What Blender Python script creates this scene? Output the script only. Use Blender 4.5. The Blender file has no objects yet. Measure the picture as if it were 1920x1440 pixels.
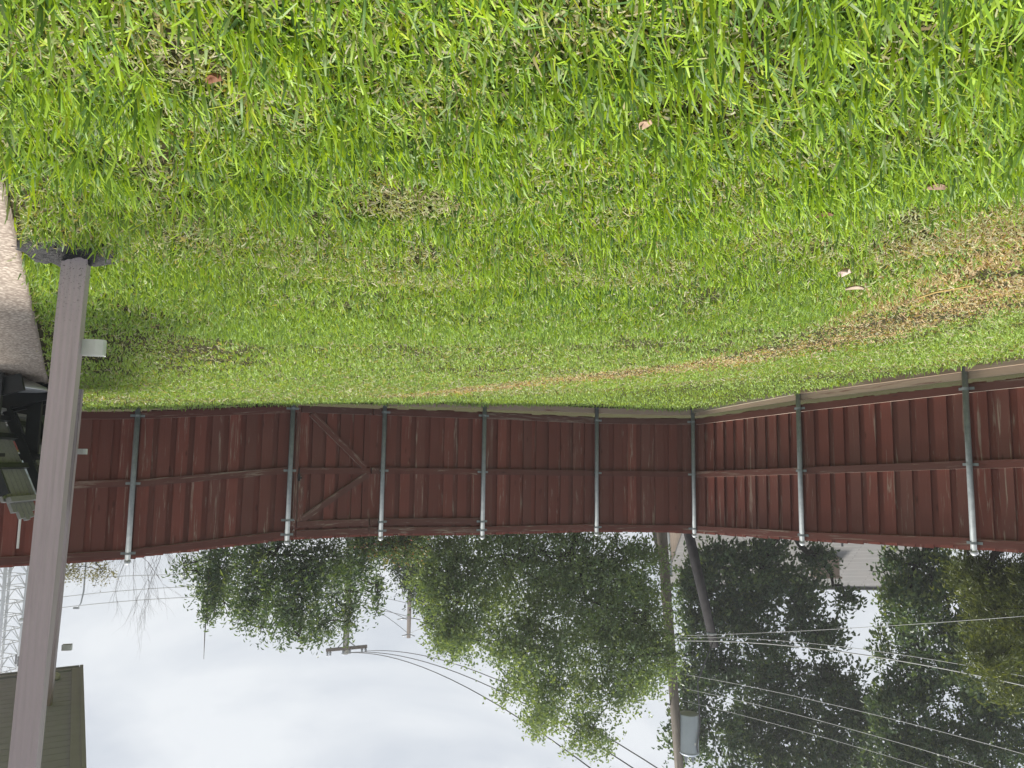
import bpy, math, random
import numpy as np
from mathutils import Vector, Matrix

random.seed(7)
RNG = np.random.default_rng(11)
SC = bpy.context.scene
COL = SC.collection

# ------------------------------------------------------------------ camera
F_PX = 1387.0                       # focal length in photograph pixels (26 mm equivalent)
PITCH = math.radians(6.3)
ROLL = 0.015
CAM = np.array([0.0, 0.0, 0.85])
_F = np.array([0, math.cos(PITCH), -math.sin(PITCH)])
_U = np.array([0, math.sin(PITCH), math.cos(PITCH)])
_X = np.array([1.0, 0, 0])
_R = math.cos(ROLL) * _X + math.sin(ROLL) * _U
_V = -math.sin(ROLL) * _X + math.cos(ROLL) * _U
cam_data = bpy.data.cameras.new('camera')
cam_data.sensor_fit = 'HORIZONTAL'
cam_data.sensor_width = 36.0
cam_data.lens = 36.0 * F_PX / 1920.0
cam_data.clip_start = 0.02
cam_data.clip_end = 2000
cam = bpy.data.objects.new('camera', cam_data)
COL.objects.link(cam)
# the phone was held upside down: the picture's right is the place's left
m = Matrix.Identity(4)
for i in range(3):
    m[i][0] = -_R[i]; m[i][1] = -_V[i]; m[i][2] = -_F[i]; m[i][3] = CAM[i]
cam.matrix_world = m
SC.camera = cam

# ------------------------------------------------------------------ world, sun, exposure
SUN_AZ = math.radians(47)           # from +Y towards +X
SUN_EL = math.radians(71)
w = bpy.data.worlds.new('World'); SC.world = w; w.use_nodes = True
nt = w.node_tree; nt.nodes.clear()
def wn(t, **k):
    n = nt.nodes.new(t)
    for a, b in k.items(): setattr(n, a, b)
    return n
out = wn('ShaderNodeOutputWorld'); bg = wn('ShaderNodeBackground')
sky = wn('ShaderNodeTexSky', sky_type='NISHITA', sun_disc=False)
sky.sun_elevation = SUN_EL; sky.sun_rotation = SUN_AZ; sky.dust_density = 3.0
tc = wn('ShaderNodeTexCoord')
mp = wn('ShaderNodeMapping'); mp.inputs['Scale'].default_value = (1.3, 1.3, 3.6); mp.inputs['Location'].default_value = (3.1, .7, .2)
n1 = wn('ShaderNodeTexNoise'); n1.inputs['Scale'].default_value = 2.1; n1.inputs['Detail'].default_value = 5; n1.inputs['Roughness'].default_value = .5; n1.inputs['Distortion'].default_value = .4
rp = wn('ShaderNodeValToRGB')
rp.color_ramp.elements[0].position = .41; rp.color_ramp.elements[0].color = (.375, .405, .45, 1)
rp.color_ramp.elements[1].position = .60; rp.color_ramp.elements[1].color = (.52, .54, .562, 1)
sc_ = wn('ShaderNodeVectorMath', operation='SCALE'); sc_.inputs['Scale'].default_value = .08
mixs = wn('ShaderNodeMix', data_type='RGBA'); mixs.inputs['Factor'].default_value = .93
L = nt.links.new
L(tc.outputs['Generated'], mp.inputs['Vector']); L(mp.outputs[0], n1.inputs['Vector']); L(n1.outputs['Fac'], rp.inputs['Fac'])
L(sky.outputs[0], sc_.inputs[0]); L(sc_.outputs[0], mixs.inputs['A']); L(rp.outputs[0], mixs.inputs['B'])
L(mixs.outputs['Result'], bg.inputs['Color']); bg.inputs['Strength'].default_value = 1.0
L(bg.outputs[0], out.inputs['Surface'])

sun_d = bpy.data.lights.new('sun', 'SUN'); sun_d.energy = 4.6; sun_d.angle = math.radians(13); sun_d.color = (1, .955, .88)
sun = bpy.data.objects.new('sun', sun_d); COL.objects.link(sun)
sd = Vector((math.sin(SUN_AZ) * math.cos(SUN_EL), math.cos(SUN_AZ) * math.cos(SUN_EL), math.sin(SUN_EL)))
sun.rotation_euler = sd.to_track_quat('Z', 'Y').to_euler()
sun.location = sd * 60

vs = SC.view_settings
vs.view_transform = 'Standard'; vs.look = 'None'; vs.exposure = 0.7; vs.gamma = 1; vs.use_curve_mapping = False
SC.render.engine = 'CYCLES'
SC.cycles.max_bounces = 6; SC.cycles.diffuse_bounces = 3; SC.cycles.transmission_bounces = 4
SC.cycles.transparent_max_bounces = 4; SC.cycles.caustics_reflective = False; SC.cycles.caustics_refractive = False
SC.cycles.use_denoising = True

# ------------------------------------------------------------------ geometry helpers
def at(x, y, depth):
    """photograph pixel + distance along the lens axis -> place coordinates"""
    return CAM + depth * (_F + (960 - x) / F_PX * _R + (y - 720) / F_PX * _V)

def tag(o, label=None, cat=None, group=None, kind=None):
    if label: o['label'] = label
    if cat: o['category'] = cat
    if group: o['group'] = group
    if kind: o['kind'] = kind
    return o

def empty(name, loc, label=None, cat=None, group=None):
    o = bpy.data.objects.new(name, None); o.empty_display_size = .1
    o.location = tuple(float(v) for v in loc); COL.objects.link(o)
    return tag(o, label, cat, group)

def root_of(p):
    off = Vector((0, 0, 0))
    while p is not None:
        off += p.location; p = p.parent
    return off

class MB:
    def __init__(s): s.v = []; s.f = []
    def add(s, vs_, fs):
        b = len(s.v); s.v += [tuple(map(float, q)) for q in vs_]; s.f += [tuple(b + i for i in f) for f in fs]
    def box(s, c, size, rot=None):
        c = Vector(c); h = Vector(size) / 2; vs_ = []
        for sx in (-1, 1):
            for sy in (-1, 1):
                for sz in (-1, 1):
                    q = Vector((sx * h.x, sy * h.y, sz * h.z))
                    if rot is not None: q = rot @ q
                    vs_.append(c + q)
        s.add(vs_, [(0, 1, 3, 2), (4, 6, 7, 5), (0, 4, 5, 1), (2, 3, 7, 6), (0, 2, 6, 4), (1, 5, 7, 3)])
    def beam(s, p0, p1, wx, ty, nrm=(0, -1, 0)):
        p0 = Vector(p0); p1 = Vector(p1); z = (p1 - p0).normalized(); n = Vector(nrm)
        n = (n - z * n.dot(z)).normalized(); x = n.cross(z); vs_ = []
        for p in (p0, p1):
            for a, b in ((-1, -1), (1, -1), (1, 1), (-1, 1)): vs_.append(p + x * (a * wx / 2) + n * (b * ty / 2))
        s.add(vs_, [(3, 2, 1, 0), (4, 5, 6, 7), (0, 1, 5, 4), (1, 2, 6, 5), (2, 3, 7, 6), (3, 0, 4, 7)])
    def tube(s, path, radii, n=6, caps=True):
        path = [Vector(p) for p in path]
        if not hasattr(radii, '__len__'): radii = [radii] * len(path)
        b = len(s.v); prev = None
        for i, p in enumerate(path):
            d = (path[min(i + 1, len(path) - 1)] - path[max(i - 1, 0)])
            d = d.normalized() if d.length > 1e-9 else Vector((0, 0, 1))
            ref = prev if prev is not None else (Vector((1, 0, 0)) if abs(d.x) < .9 else Vector((0, 1, 0)))
            x = (ref - d * ref.dot(d)).normalized(); prev = x; y = d.cross(x)
            for k in range(n):
                a = 2 * math.pi * k / n
                s.v.append(tuple(p + x * (math.cos(a) * radii[i]) + y * (math.sin(a) * radii[i])))
        for i in range(len(path) - 1):
            for k in range(n):
                k2 = (k + 1) % n
                s.f.append((b + i * n + k, b + i * n + k2, b + (i + 1) * n + k2, b + (i + 1) * n + k))
        if caps:
            s.f.append(tuple(b + k for k in reversed(range(n))))
            e = b + (len(path) - 1) * n
            s.f.append(tuple(e + k for k in range(n)))
    def lathe(s, c, prof, n=20):
        c = Vector(c); b = len(s.v)
        for r, z in prof:
            for k in range(n):
                a = 2 * math.pi * k / n
                s.v.append((c.x + r * math.cos(a), c.y + r * math.sin(a), c.z + z))
        for i in range(len(prof) - 1):
            for k in range(n):
                k2 = (k + 1) % n
                s.f.append((b + i * n + k, b + i * n + k2, b + (i + 1) * n + k2, b + (i + 1) * n + k))
        s.f.append(tuple(b + k for k in reversed(range(n))))
        e = b + (len(prof) - 1) * n
        s.f.append(tuple(e + k for k in range(n)))
    def build(s, name, mat, parent=None, smooth=False, local=False):
        off = Vector((0, 0, 0)) if (parent is None or local) else root_of(parent)
        me = bpy.data.meshes.new(name)
        me.from_pydata([(v[0] - off.x, v[1] - off.y, v[2] - off.z) for v in s.v], [], s.f)
        if smooth: me.polygons.foreach_set('use_smooth', [True] * len(me.polygons))
        me.materials.append(mat); me.update()
        o = bpy.data.objects.new(name, me); COL.objects.link(o); o.parent = parent
        return o

def np_mesh(name, verts, quads, mat, colors=None, smooth=True, parent=None, tris=None):
    """big mesh from arrays: verts (n,3), quads (m,4), optional per-vertex colour"""
    me = bpy.data.meshes.new(name)
    off = root_of(parent) if parent is not None else Vector((0, 0, 0))
    v = verts - np.array(off)[None, :]
    me.vertices.add(len(v)); me.vertices.foreach_set('co', v.astype(np.float32).ravel())
    idx = quads.ravel(); k = quads.shape[1]
    me.loops.add(len(idx)); me.loops.foreach_set('vertex_index', idx.astype(np.int32))
    me.polygons.add(len(quads))
    me.polygons.foreach_set('loop_start', (np.arange(len(quads)) * k).astype(np.int32))
    me.polygons.foreach_set('loop_total', np.full(len(quads), k, np.int32))
    if smooth: me.polygons.foreach_set('use_smooth', np.ones(len(quads), bool))
    if colors is not None:
        a = me.color_attributes.new('Col', 'FLOAT_COLOR', 'POINT')
        c4 = np.ones((len(v), 4), np.float32); c4[:, :3] = colors
        a.data.foreach_set('color', c4.ravel())
    me.materials.append(mat); me.update(calc_edges=True); me.validate()
    o = bpy.data.objects.new(name, me); COL.objects.link(o); o.parent = parent
    return o

_gr = RNG.random((8, 256, 256))
def vnoise(x, y, layer=0):
    """smooth value noise, about 0..1, one cell per unit"""
    g = _gr[layer % 8]; x = np.asarray(x, float) + 1000.3; y = np.asarray(y, float) + 1000.7
    xi = np.floor(x).astype(int); yi = np.floor(y).astype(int); fx = x - xi; fy = y - yi
    fx = fx * fx * (3 - 2 * fx); fy = fy * fy * (3 - 2 * fy)
    a = g[xi % 256, yi % 256]; b = g[(xi + 1) % 256, yi % 256]; c = g[xi % 256, (yi + 1) % 256]; d = g[(xi + 1) % 256, (yi + 1) % 256]
    return (a * (1 - fx) + b * fx) * (1 - fy) + (c * (1 - fx) + d * fx) * fy
def fnoise(x, y, layer=0):
    return .55 * vnoise(x, y, layer) + .3 * vnoise(x * 2.1, y * 2.1, layer + 1) + .15 * vnoise(x * 4.3, y * 4.3, layer + 2)

# ------------------------------------------------------------------ material helpers
def new_mat(name):
    mt = bpy.data.materials.new(name); mt.use_nodes = True; t = mt.node_tree; t.nodes.clear()
    o = t.nodes.new('ShaderNodeOutputMaterial')
    return mt, t, o
def nd(t, kind, ins=None, **k):
    n = t.nodes.new(kind)
    for a, b in k.items(): setattr(n, a, b)
    for a, b in (ins or {}).items():
        if isinstance(b, bpy.types.NodeSocket): t.links.new(b, n.inputs[a])
        else: n.inputs[a].default_value = b
    return n
def ramp(t, fac, stops):
    n = t.nodes.new('ShaderNodeValToRGB'); cr = n.color_ramp
    while len(cr.elements) > 1: cr.elements.remove(cr.elements[-1])
    for i, (p, c) in enumerate(stops):
        e = cr.elements[0] if i == 0 else cr.elements.new(p)
        e.position = p; e.color = (c, c, c, 1) if not hasattr(c, '__len__') else (*c, 1)
    t.links.new(fac, n.inputs[0]); return n.outputs[0]
def mix(t, fac, a, b, blend='MIX'):
    n = t.nodes.new('ShaderNodeMix'); n.data_type = 'RGBA'; n.blend_type = blend
    for s, v in (('Factor', fac), ('A', a), ('B', b)):
        if isinstance(v, bpy.types.NodeSocket): t.links.new(v, n.inputs[s])
        else: n.inputs[s].default_value = v if s == 'Factor' else (*v, 1)
    return n.outputs['Result']
def noise(t, vec, scale, detail=4, rough=.55, dist=0):
    return nd(t, 'ShaderNodeTexNoise', {'Vector': vec, 'Scale': scale, 'Detail': detail, 'Roughness': rough, 'Distortion': dist}).outputs['Fac']
def bump(t, h, strength=.3, dist=.01):
    return nd(t, 'ShaderNodeBump', {'Height': h, 'Strength': strength, 'Distance': dist}).outputs[0]
def simple(name, col, rough=.6, metal=0, var=.12, scale=12, bmp=.1, spec=.4):
    """plain painted or metal surface with mottled wear"""
    mt, t, o = new_mat(name)
    tcn = nd(t, 'ShaderNodeTexCoord').outputs['Object']
    n = noise(t, tcn, scale, 5)
    c = mix(t, ramp(t, n, [(.3, 0), (.7, 1)]), tuple(v * (1 - var) for v in col), tuple(min(1, v * (1 + var)) for v in col))
    b = nd(t, 'ShaderNodeBsdfPrincipled', {'Base Color': c, 'Roughness': rough, 'Metallic': metal, 'Specular IOR Level': spec})
    if bmp: t.links.new(bump(t, noise(t, tcn, scale * 6, 3), bmp, .004), b.inputs['Normal'])
    t.links.new(b.outputs[0], o.inputs[0]); return mt
def timber_mat(name, paint, bare, wear, dims=(.14, .02, 1.8), rough=.75):
    """painted wood, grain along local z, wear showing bare wood, each piece different"""
    mt, t, o = new_mat(name)
    tcn = nd(t, 'ShaderNodeTexCoord').outputs['Object']
    rnd = nd(t, 'ShaderNodeObjectInfo').outputs['Random']
    rv = nd(t, 'ShaderNodeVectorMath', {0: (37., 53., 71.), 'Scale': rnd}, operation='SCALE').outputs[0]
    real = nd(t, 'ShaderNodeVectorMath', {0: tcn, 1: dims}, operation='MULTIPLY').outputs[0]
    base = nd(t, 'ShaderNodeVectorMath', {0: real, 1: rv}, operation='ADD').outputs[0]
    g = nd(t, 'ShaderNodeMapping', {'Vector': base, 'Scale': (60, 20, 2.2)}).outputs[0]
    gn = noise(t, g, 1.5, 6, .6, 1.2)
    wv = nd(t, 'ShaderNodeMapping', {'Vector': base, 'Scale': (16, 6, 1.0)}).outputs[0]
    wn_ = noise(t, wv, 1.6, 7, .68, .6)
    big = noise(t, base, 2.2, 2)
    p1 = mix(t, gn, tuple(v * .72 for v in paint), tuple(v * 1.2 for v in paint))
    p2 = mix(t, 1.0, p1, ramp(t, rnd, [(0, .80), (.5, 1.), (1, 1.18)]), 'MULTIPLY')
    p2 = mix(t, ramp(t, nd(t, 'ShaderNodeMath', {0: nd(t, 'ShaderNodeMath', {0: rnd, 1: 7.31}, operation='MULTIPLY').outputs[0], 1: 1.0}, operation='MODULO').outputs[0], [(.3, 0), (1, .6)]), p2, (paint[0] * .62, paint[1] * 1.05, paint[2] * 1.15))
    p2 = mix(t, ramp(t, big, [(.35, .35), (.7, 0)]), p2, tuple(v * .6 for v in paint))
    wsel = nd(t, 'ShaderNodeMath', {0: wn_, 1: nd(t, 'ShaderNodeMath', {0: rnd, 1: .10}, operation='MULTIPLY').outputs[0]}, operation='ADD').outputs[0]
    wf = ramp(t, wsel, [(.74 - wear, 0), (.84 - wear, .75)])
    bw = mix(t, gn, tuple(v * .6 for v in bare), tuple(v * 1.15 for v in bare))
    c = mix(t, wf, p2, bw)
    kv = nd(t, 'ShaderNodeMapping', {'Vector': base, 'Scale': (7, 3, 2.2)}).outputs[0]
    vor = nd(t, 'ShaderNodeTexVoronoi', {'Vector': kv, 'Scale': 1.0}).outputs['Distance']
    c = mix(t, ramp(t, vor, [(.05, .7), (.13, 0)]), c, tuple(v * .35 for v in paint))
    b = nd(t, 'ShaderNodeBsdfPrincipled', {'Base Color': c, 'Roughness': rough, 'Specular IOR Level': .25})
    t.links.new(bump(t, gn, .35, .004), b.inputs['Normal'])
    t.links.new(b.outputs[0], o.inputs[0]); return mt
def leaf_mat(name, trans=.45, rough=.45, spec=.3):
    """leaf or blade: colour from the attribute, light passes through"""
    mt, t, o = new_mat(name)
    c = nd(t, 'ShaderNodeAttribute', attribute_name='Col').outputs['Color']
    tr = mix(t, 1.0, c, (1.25, 1.15, .45), 'MULTIPLY')
    d = nd(t, 'ShaderNodeBsdfPrincipled', {'Base Color': c, 'Roughness': rough, 'Specular IOR Level': spec})
    tl = nd(t, 'ShaderNodeBsdfTranslucent', {'Color': tr})
    mx = nd(t, 'ShaderNodeMixShader', {0: trans, 1: d.outputs[0], 2: tl.outputs[0]})
    t.links.new(mx.outputs[0], o.inputs[0]); return mt

RED = (.185, .056, .042)
M = {}
M['board'] = timber_mat('red_stained_board', RED, (.36, .29, .235), .105)
M['rail'] = timber_mat('red_stained_rail', (.15, .053, .042), (.34, .28, .225), .135, (.09, .04, 2.1))
M['rail_edge'] = timber_mat('bare_rail_edge', (.36, .25, .19), (.5, .42, .34), .3, (.09, .04, 2.1))
M['kick'] = timber_mat('weathered_kickboard', (.24, .11, .08), (.50, .41, .31), .36, (.15, .03, 2.1))
M['sleeper'] = timber_mat('tan_edging', (.30, .22, .15), (.42, .33, .24), .2, (.05, .05, 2.1))
M['galv'] = simple('galvanised_steel', (.235, .26, .27), .55, .15, .15, 20, .05)
M['cap'] = simple('galvanised_cap', (.42, .44, .45), .45, .2, .05, 20, 0)
M['black_iron'] = simple('black_latch', (.01, .01, .012), .5, 0, .1, 20, 0)
M['white_metal'] = simple('white_painted_strap', (.62, .64, .62), .45, .1, .06, 30, .05)
M['soffit'] = simple('olive_soffit_paint', (.40, .43, .56), .6, 0, .06, 8, .05)
M['trim'] = simple('beige_trim_paint', (.40, .42, .52), .55, 0, .05, 8, .03)
M['shingle_top'] = simple('roof_top', (.12, .11, .10), .9, 0, .2, 30, .2)
M['chair_shade_black'] = simple('shade_black_lumber', (.014, .017, .018), .45, 0, .2, 30, .05)  # shade on legs and frame put into this near-black; slats keep the lit grey
M['chair_grey'] = simple('grey_plastic_lumber', (.27, .265, .25), .5, 0, .08, 30, .05)
M['chair_dark'] = simple('dark_green_grey_lumber', (.045, .06, .058), .45, 0, .1, 30, .05)
M['bowl'] = simple('pale_metal_bowl', (.55, .56, .57), .3, .5, .05, 8, 0)
M['bin'] = simple('dark_green_plastic', (.02, .04, .032), .4, 0, .15, 6, .03)
M['plastic'] = simple('crumpled_clear_plastic', (.55, .60, .64), .2, 0, .15, 8, 0)
M['white_plastic'] = simple('white_plastic', (.75, .75, .73), .4, 0, .04, 8, 0)
M['bark_dark'] = simple('dark_bark', (.032, .027, .022), .9, 0, .35, 9, .6, .1)
M['bark_grey'] = simple('grey_bark', (.12, .105, .095), .9, 0, .3, 9, .5, .1)
M['pole_wood'] = timber_mat('weathered_pole_wood', (.15, .118, .095), (.23, .19, .16), .1, (1, 1, 1))
M['pole_black'] = simple('creosote_pole', (.026, .024, .026), .85, 0, .3, 7, .4, .15)
M['conduit'] = simple('grey_conduit', (.33, .35, .35), .5, .2, .06, 9, 0)
M['transformer'] = simple('transformer_grey_paint', (.58, .64, .72), .35, 0, .05, 3, .02)
M['porcelain'] = simple('grey_porcelain', (.32, .34, .36), .3, 0, .05, 8, 0)
M['wire'] = simple('weathered_wire', (.34, .35, .34), .6, 0, .05, 3, 0)
M['wire_dark'] = simple('dark_wire', (.12, .12, .13), .7, 0, .05, 3, 0)
M['tower'] = simple('tower_steel', (.60, .62, .64), .55, .1, .06, 1, 0)
M['tower_red'] = simple('tower_cable_red', (.30, .17, .19), .6, 0, .1, 1, 0)
M['brick'] = simple('tan_house_wall', (.36, .28, .22), .85, 0, .15, 5, .2)
M['vent_tan'] = simple('tan_vent', (.27, .20, .155), .7, 0, .12, 5, .1)
M['grass'] = leaf_mat('grass_blades', .34, .45, .28)
M['leaves'] = leaf_mat('tree_leaves', .38, .4, .4)
M['dry_leaf'] = leaf_mat('fallen_leaves', .2, .6, .2)

def downspout_mat():
    mt, t, o = new_mat('mauve_downspout_paint')
    tcn = nd(t, 'ShaderNodeTexCoord').outputs['Object']
    n = noise(t, tcn, 6, 5)
    c = mix(t, n, (.43, .36, .385), (.50, .425, .45))
    st = noise(t, nd(t, 'ShaderNodeMapping', {'Vector': tcn, 'Scale': (40, 40, 1.2)}).outputs[0], 1.5, 5, .6)
    c = mix(t, ramp(t, st, [(.52, 0), (.75, .35)]), c, (.22, .19, .19))
    sp = noise(t, tcn, 150, 2, .5)
    z = nd(t, 'ShaderNodeSeparateXYZ', {0: tcn}).outputs['Z']
    low = ramp(t, z, [(0.02, .9), (.30, .12), (.6, 0)])
    spm = nd(t, 'ShaderNodeMath', {0: ramp(t, sp, [(.60, 0), (.68, 1)]), 1: low}, operation='MULTIPLY').outputs[0]
    c = mix(t, spm, c, (.06, .05, .04))
    b = nd(t, 'ShaderNodeBsdfPrincipled', {'Base Color': c, 'Roughness': .5, 'Specular IOR Level': .35})
    t.links.new(bump(t, noise(t, tcn, 9, 3), .12, .01), b.inputs['Normal'])
    t.links.new(b.outputs[0], o.inputs[0]); return mt
M['downspout'] = downspout_mat()

def soil_mat():
    mt, t, o = new_mat('lawn_soil')
    p = nd(t, 'ShaderNodeNewGeometry').outputs['Position']
    n = noise(t, p, 3, 6, .65); f = noise(t, p, 90, 4, .7)
    c = mix(t, f, (.016, .013, .007), (.075, .062, .032))
    c = mix(t, ramp(t, n, [(.35, 0), (.7, .7)]), c, (.05, .062, .02))
    b = nd(t, 'ShaderNodeBsdfPrincipled', {'Base Color': c, 'Roughness': .95, 'Specular IOR Level': .1})
    t.links.new(bump(t, f, .8, .02), b.inputs['Normal'])
    t.links.new(b.outputs[0], o.inputs[0]); return mt
M['soil'] = soil_mat()
def patio_mat():
    mt, t, o = new_mat('exposed_aggregate')
    p = nd(t, 'ShaderNodeNewGeometry').outputs['Position']
    v = nd(t, 'ShaderNodeTexVoronoi', {'Vector': p, 'Scale': 62})
    n = noise(t, p, 2.5, 5)
    c = mix(t, v.outputs['Color'], (.25, .205, .165), (.52, .46, .39))
    c = mix(t, ramp(t, v.outputs['Distance'], [(.35, 0), (.6, .6)]), c, (.12, .09, .07))
    c = mix(t, ramp(t, n, [(.35, .35), (.65, 0)]), c, (.22, .17, .14))
    b = nd(t, 'ShaderNodeBsdfPrincipled', {'Base Color': c, 'Roughness': .85, 'Specular IOR Level': .2})
    t.links.new(bump(t, v.outputs['Distance'], -.6, .006), b.inputs['Normal'])
    t.links.new(b.outputs[0], o.inputs[0]); return mt
M['patio'] = patio_mat()
def splash_mat():
    mt, t, o = new_mat('black_rough_plastic')
    p = nd(t, 'ShaderNodeTexCoord').outputs['Object']
    n = noise(t, p, 45, 5, .7); n2 = noise(t, p, 160, 2)
    c = mix(t, ramp(t, n2, [(.58, 0), (.7, .5)]), (.012, .012, .013), (.16, .15, .14))
    b = nd(t, 'ShaderNodeBsdfPrincipled', {'Base Color': c, 'Roughness': .62, 'Specular IOR Level': .4})
    t.links.new(bump(t, n, 1.0, .02), b.inputs['Normal'])
    t.links.new(b.outputs[0], o.inputs[0]); return mt
M['splash'] = splash_mat()
def shingle_mat():
    mt, t, o = new_mat('grey_shingles')
    tcn = nd(t, 'ShaderNodeTexCoord').outputs['Object']
    br = nd(t, 'ShaderNodeTexBrick', {'Vector': tcn, 'Color1': (.165, .163, .16, 1), 'Color2': (.20, .198, .195, 1), 'Mortar': (.10, .10, .10, 1), 'Scale': 1.0, 'Mortar Size': .016, 'Brick Width': 2.4, 'Row Height': .12})
    n = noise(t, tcn, 1.5, 5)
    c = mix(t, ramp(t, n, [(.3, .3), (.7, 0)]), br.outputs['Color'], (.22, .20, .19))
    b = nd(t, 'ShaderNodeBsdfPrincipled', {'Base Color': c, 'Roughness': .9, 'Specular IOR Level': .15})
    t.links.new(b.outputs[0], o.inputs[0]); return mt
M['shingle'] = shingle_mat()

def leaf_arrays(pos, dirs, length, width, cols, droop=.0):
    """diamond leaves, slightly folded: 4 verts, 2 triangles as one bent quad pair"""
    n = len(pos)
    d = dirs / np.linalg.norm(dirs, axis=1, keepdims=True)
    r = RNG.normal(size=(n, 3)); s = np.cross(d, r); s /= np.linalg.norm(s, axis=1, keepdims=True) + 1e-9
    nrm = np.cross(s, d)
    L_ = length * RNG.uniform(.65, 1.25, (n, 1)); W_ = width * RNG.uniform(.7, 1.2, (n, 1))
    v0 = pos; v1 = pos + d * L_ * .5 + s * W_ * .5 + nrm * W_ * .18; v2 = pos + d * L_ - np.array([0, 0, 1]) * L_ * droop; v3_ = pos + d * L_ * .5 - s * W_ * .5 + nrm * W_ * .18
    V_ = np.stack([v0, v1, v2, v3_], 1).reshape(-1, 3)
    b = np.arange(n)[:, None] * 4
    Q = np.concatenate([b + np.array([[0, 1, 2]]), b + np.array([[0, 2, 3]])], 0)
    return V_, Q, np.repeat(cols, 4, axis=0)

# ------------------------------------------------------------------ terrain
# fence posts: base pixel row/column, post height and height of the lowest rail above the soil
POSTS_PX = [(259, 768, 1046, 236, .077), (550, 759, 1011, 534, .05), (722, 758, 1003.5, 710, .115), (909, 759, 1002, 905, .162),
            (1119, 765, 996, 1119, .20), (1299, 770, 999, 1303, .18), (1496, 733, 1012, 1503, .235), (1808, 690, 1028, 1824, .23)]
PB = []; ZR = []
for (xb, yb, yt, xt, rz) in POSTS_PX:
    h = rz + 1.79
    d = h * F_PX / math.hypot(yt - yb, xt - xb) * .997
    PB.append(at(xb, yb, d)); ZR.append(rz)
PB = [np.array(p) for p in PB]
dirR = PB[0] - PB[1]; dirR /= np.linalg.norm(dirR[:2])
dirL = PB[7] - PB[6]; dirL /= np.linalg.norm(dirL[:2])
P_RIGHT = [PB[0] + dirR * np.array([2.3, 2.3, 1.0])]          # beyond the downspout
P_LEFT = [PB[7] + dirL * np.array([2.2, 2.2, 2.0]), PB[7] + dirL * np.array([4.4, 4.4, 3.6])]
CTRL = [(p[0], p[1], p[2]) for p in PB] + [(P_RIGHT[0][0], P_RIGHT[0][1], P_RIGHT[0][2])] + [(p[0], p[1], p[2]) for p in P_LEFT]
CTRL += [(0, 0, 0), (1.6, 2.6, 0.0), (-1.4, 2.4, -.03), (0, 3.6, .0), (3.9, 6.6, .20), (-3.2, 4.4, -.20), (0, 6.5, .02), (2.6, 4.4, .08)]
CTRL = np.array(CTRL)
A_ = np.c_[CTRL[:, 0], CTRL[:, 1], np.ones(len(CTRL))]
PL, *_ = np.linalg.lstsq(A_, CTRL[:, 2], rcond=None)
SIG = 2.2
def _k(a, b):
    d2 = ((a[:, None, :] - b[None, :, :]) ** 2).sum(-1); return np.exp(-d2 / (2 * SIG ** 2))
K_ = _k(CTRL[:, :2], CTRL[:, :2]) + np.eye(len(CTRL)) * .02
WT = np.linalg.solve(K_, CTRL[:, 2] - A_ @ PL)
def ground(x, y):
    x = np.atleast_1d(np.asarray(x, float)); y = np.atleast_1d(np.asarray(y, float))
    r = np.hypot(x, y - 6)
    f = np.clip(1 - (r - 10) / 25, 0, 1); f = f * f * (3 - 2 * f)
    z = (PL[0] * x + PL[1] * y + PL[2]) * f - .15 * (1 - f)
    q = np.c_[x.ravel(), y.ravel()]; res = np.zeros(len(q))
    for s in range(0, len(q), 20000): res[s:s + 20000] = _k(q[s:s + 20000], CTRL[:, :2]) @ WT
    return (z.ravel() + res).reshape(x.shape)
def g1(x, y): return float(ground(x, y)[0])
def on_ground(px, py):
    """photograph pixel -> point on the lawn"""
    d = _F + (960 - px) / F_PX * _R + (py - 720) / F_PX * _V
    t = 1.0
    for _ in range(60):
        p = CAM + d * t; e = p[2] - g1(p[0], p[1])
        t += e / max(.05, -d[2]) * .6
        t = min(max(t, .2), 40)
    p = CAM + d * t; p[2] = g1(p[0], p[1]); return p

gx = np.concatenate([np.linspace(-400, -14, 24)[:-1], np.linspace(-14, 14, 113), np.linspace(14, 400, 24)[1:]])
gy = np.concatenate([np.linspace(-60, -3, 8)[:-1], np.linspace(-3, 20, 93), np.linspace(20, 600, 30)[1:]])
GX, GY = np.meshgrid(gx, gy, indexing='ij')
GZ = ground(GX.ravel(), GY.ravel()).reshape(GX.shape)
GZ = GZ + (fnoise(GX * 3, GY * 3, 3) - .5) * .03 * (np.hypot(GX, GY) < 30)
nx, ny = GX.shape
ii, jj = np.meshgrid(np.arange(nx - 1), np.arange(ny - 1), indexing='ij')
qd = np.stack([ii * ny + jj, (ii + 1) * ny + jj, (ii + 1) * ny + jj + 1, ii * ny + jj + 1], -1).reshape(-1, 4)
tag(np_mesh('ground', np.stack([GX.ravel(), GY.ravel(), GZ.ravel() - .012], -1), qd, M['soil']), kind='structure')

# house direction frame: hd runs away along the patio edge, pd to the right of it
HD = np.array([.504, .864]); PD = np.array([.864, -.504])
D0 = on_ground(146, 466)
def hp(a, b):
    """a metres along the eave line, b metres to the right of it"""
    q = D0[:2] + HD * a + PD * b; return q
EDGE = .20
na, nb = 60, 14
va = np.linspace(-4.2, 9.6, na); vb = np.concatenate([[EDGE, EDGE], np.linspace(EDGE + .02, 4.6, nb - 2)])
pv = []
for a in va:
    ze = g1(*hp(a, EDGE))
    for j, b in enumerate(vb):
        q = hp(a, b); zz = ze + .035 + .006 * (b - EDGE)
        if j == 0: zz = ze - .15
        pv.append((q[0], q[1], zz))
ii, jj = np.meshgrid(np.arange(na - 1), np.arange(nb - 1), indexing='ij')
qd = np.stack([ii * nb + jj, ii * nb + jj + 1, (ii + 1) * nb + jj + 1, (ii + 1) * nb + jj], -1).reshape(-1, 4)
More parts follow.
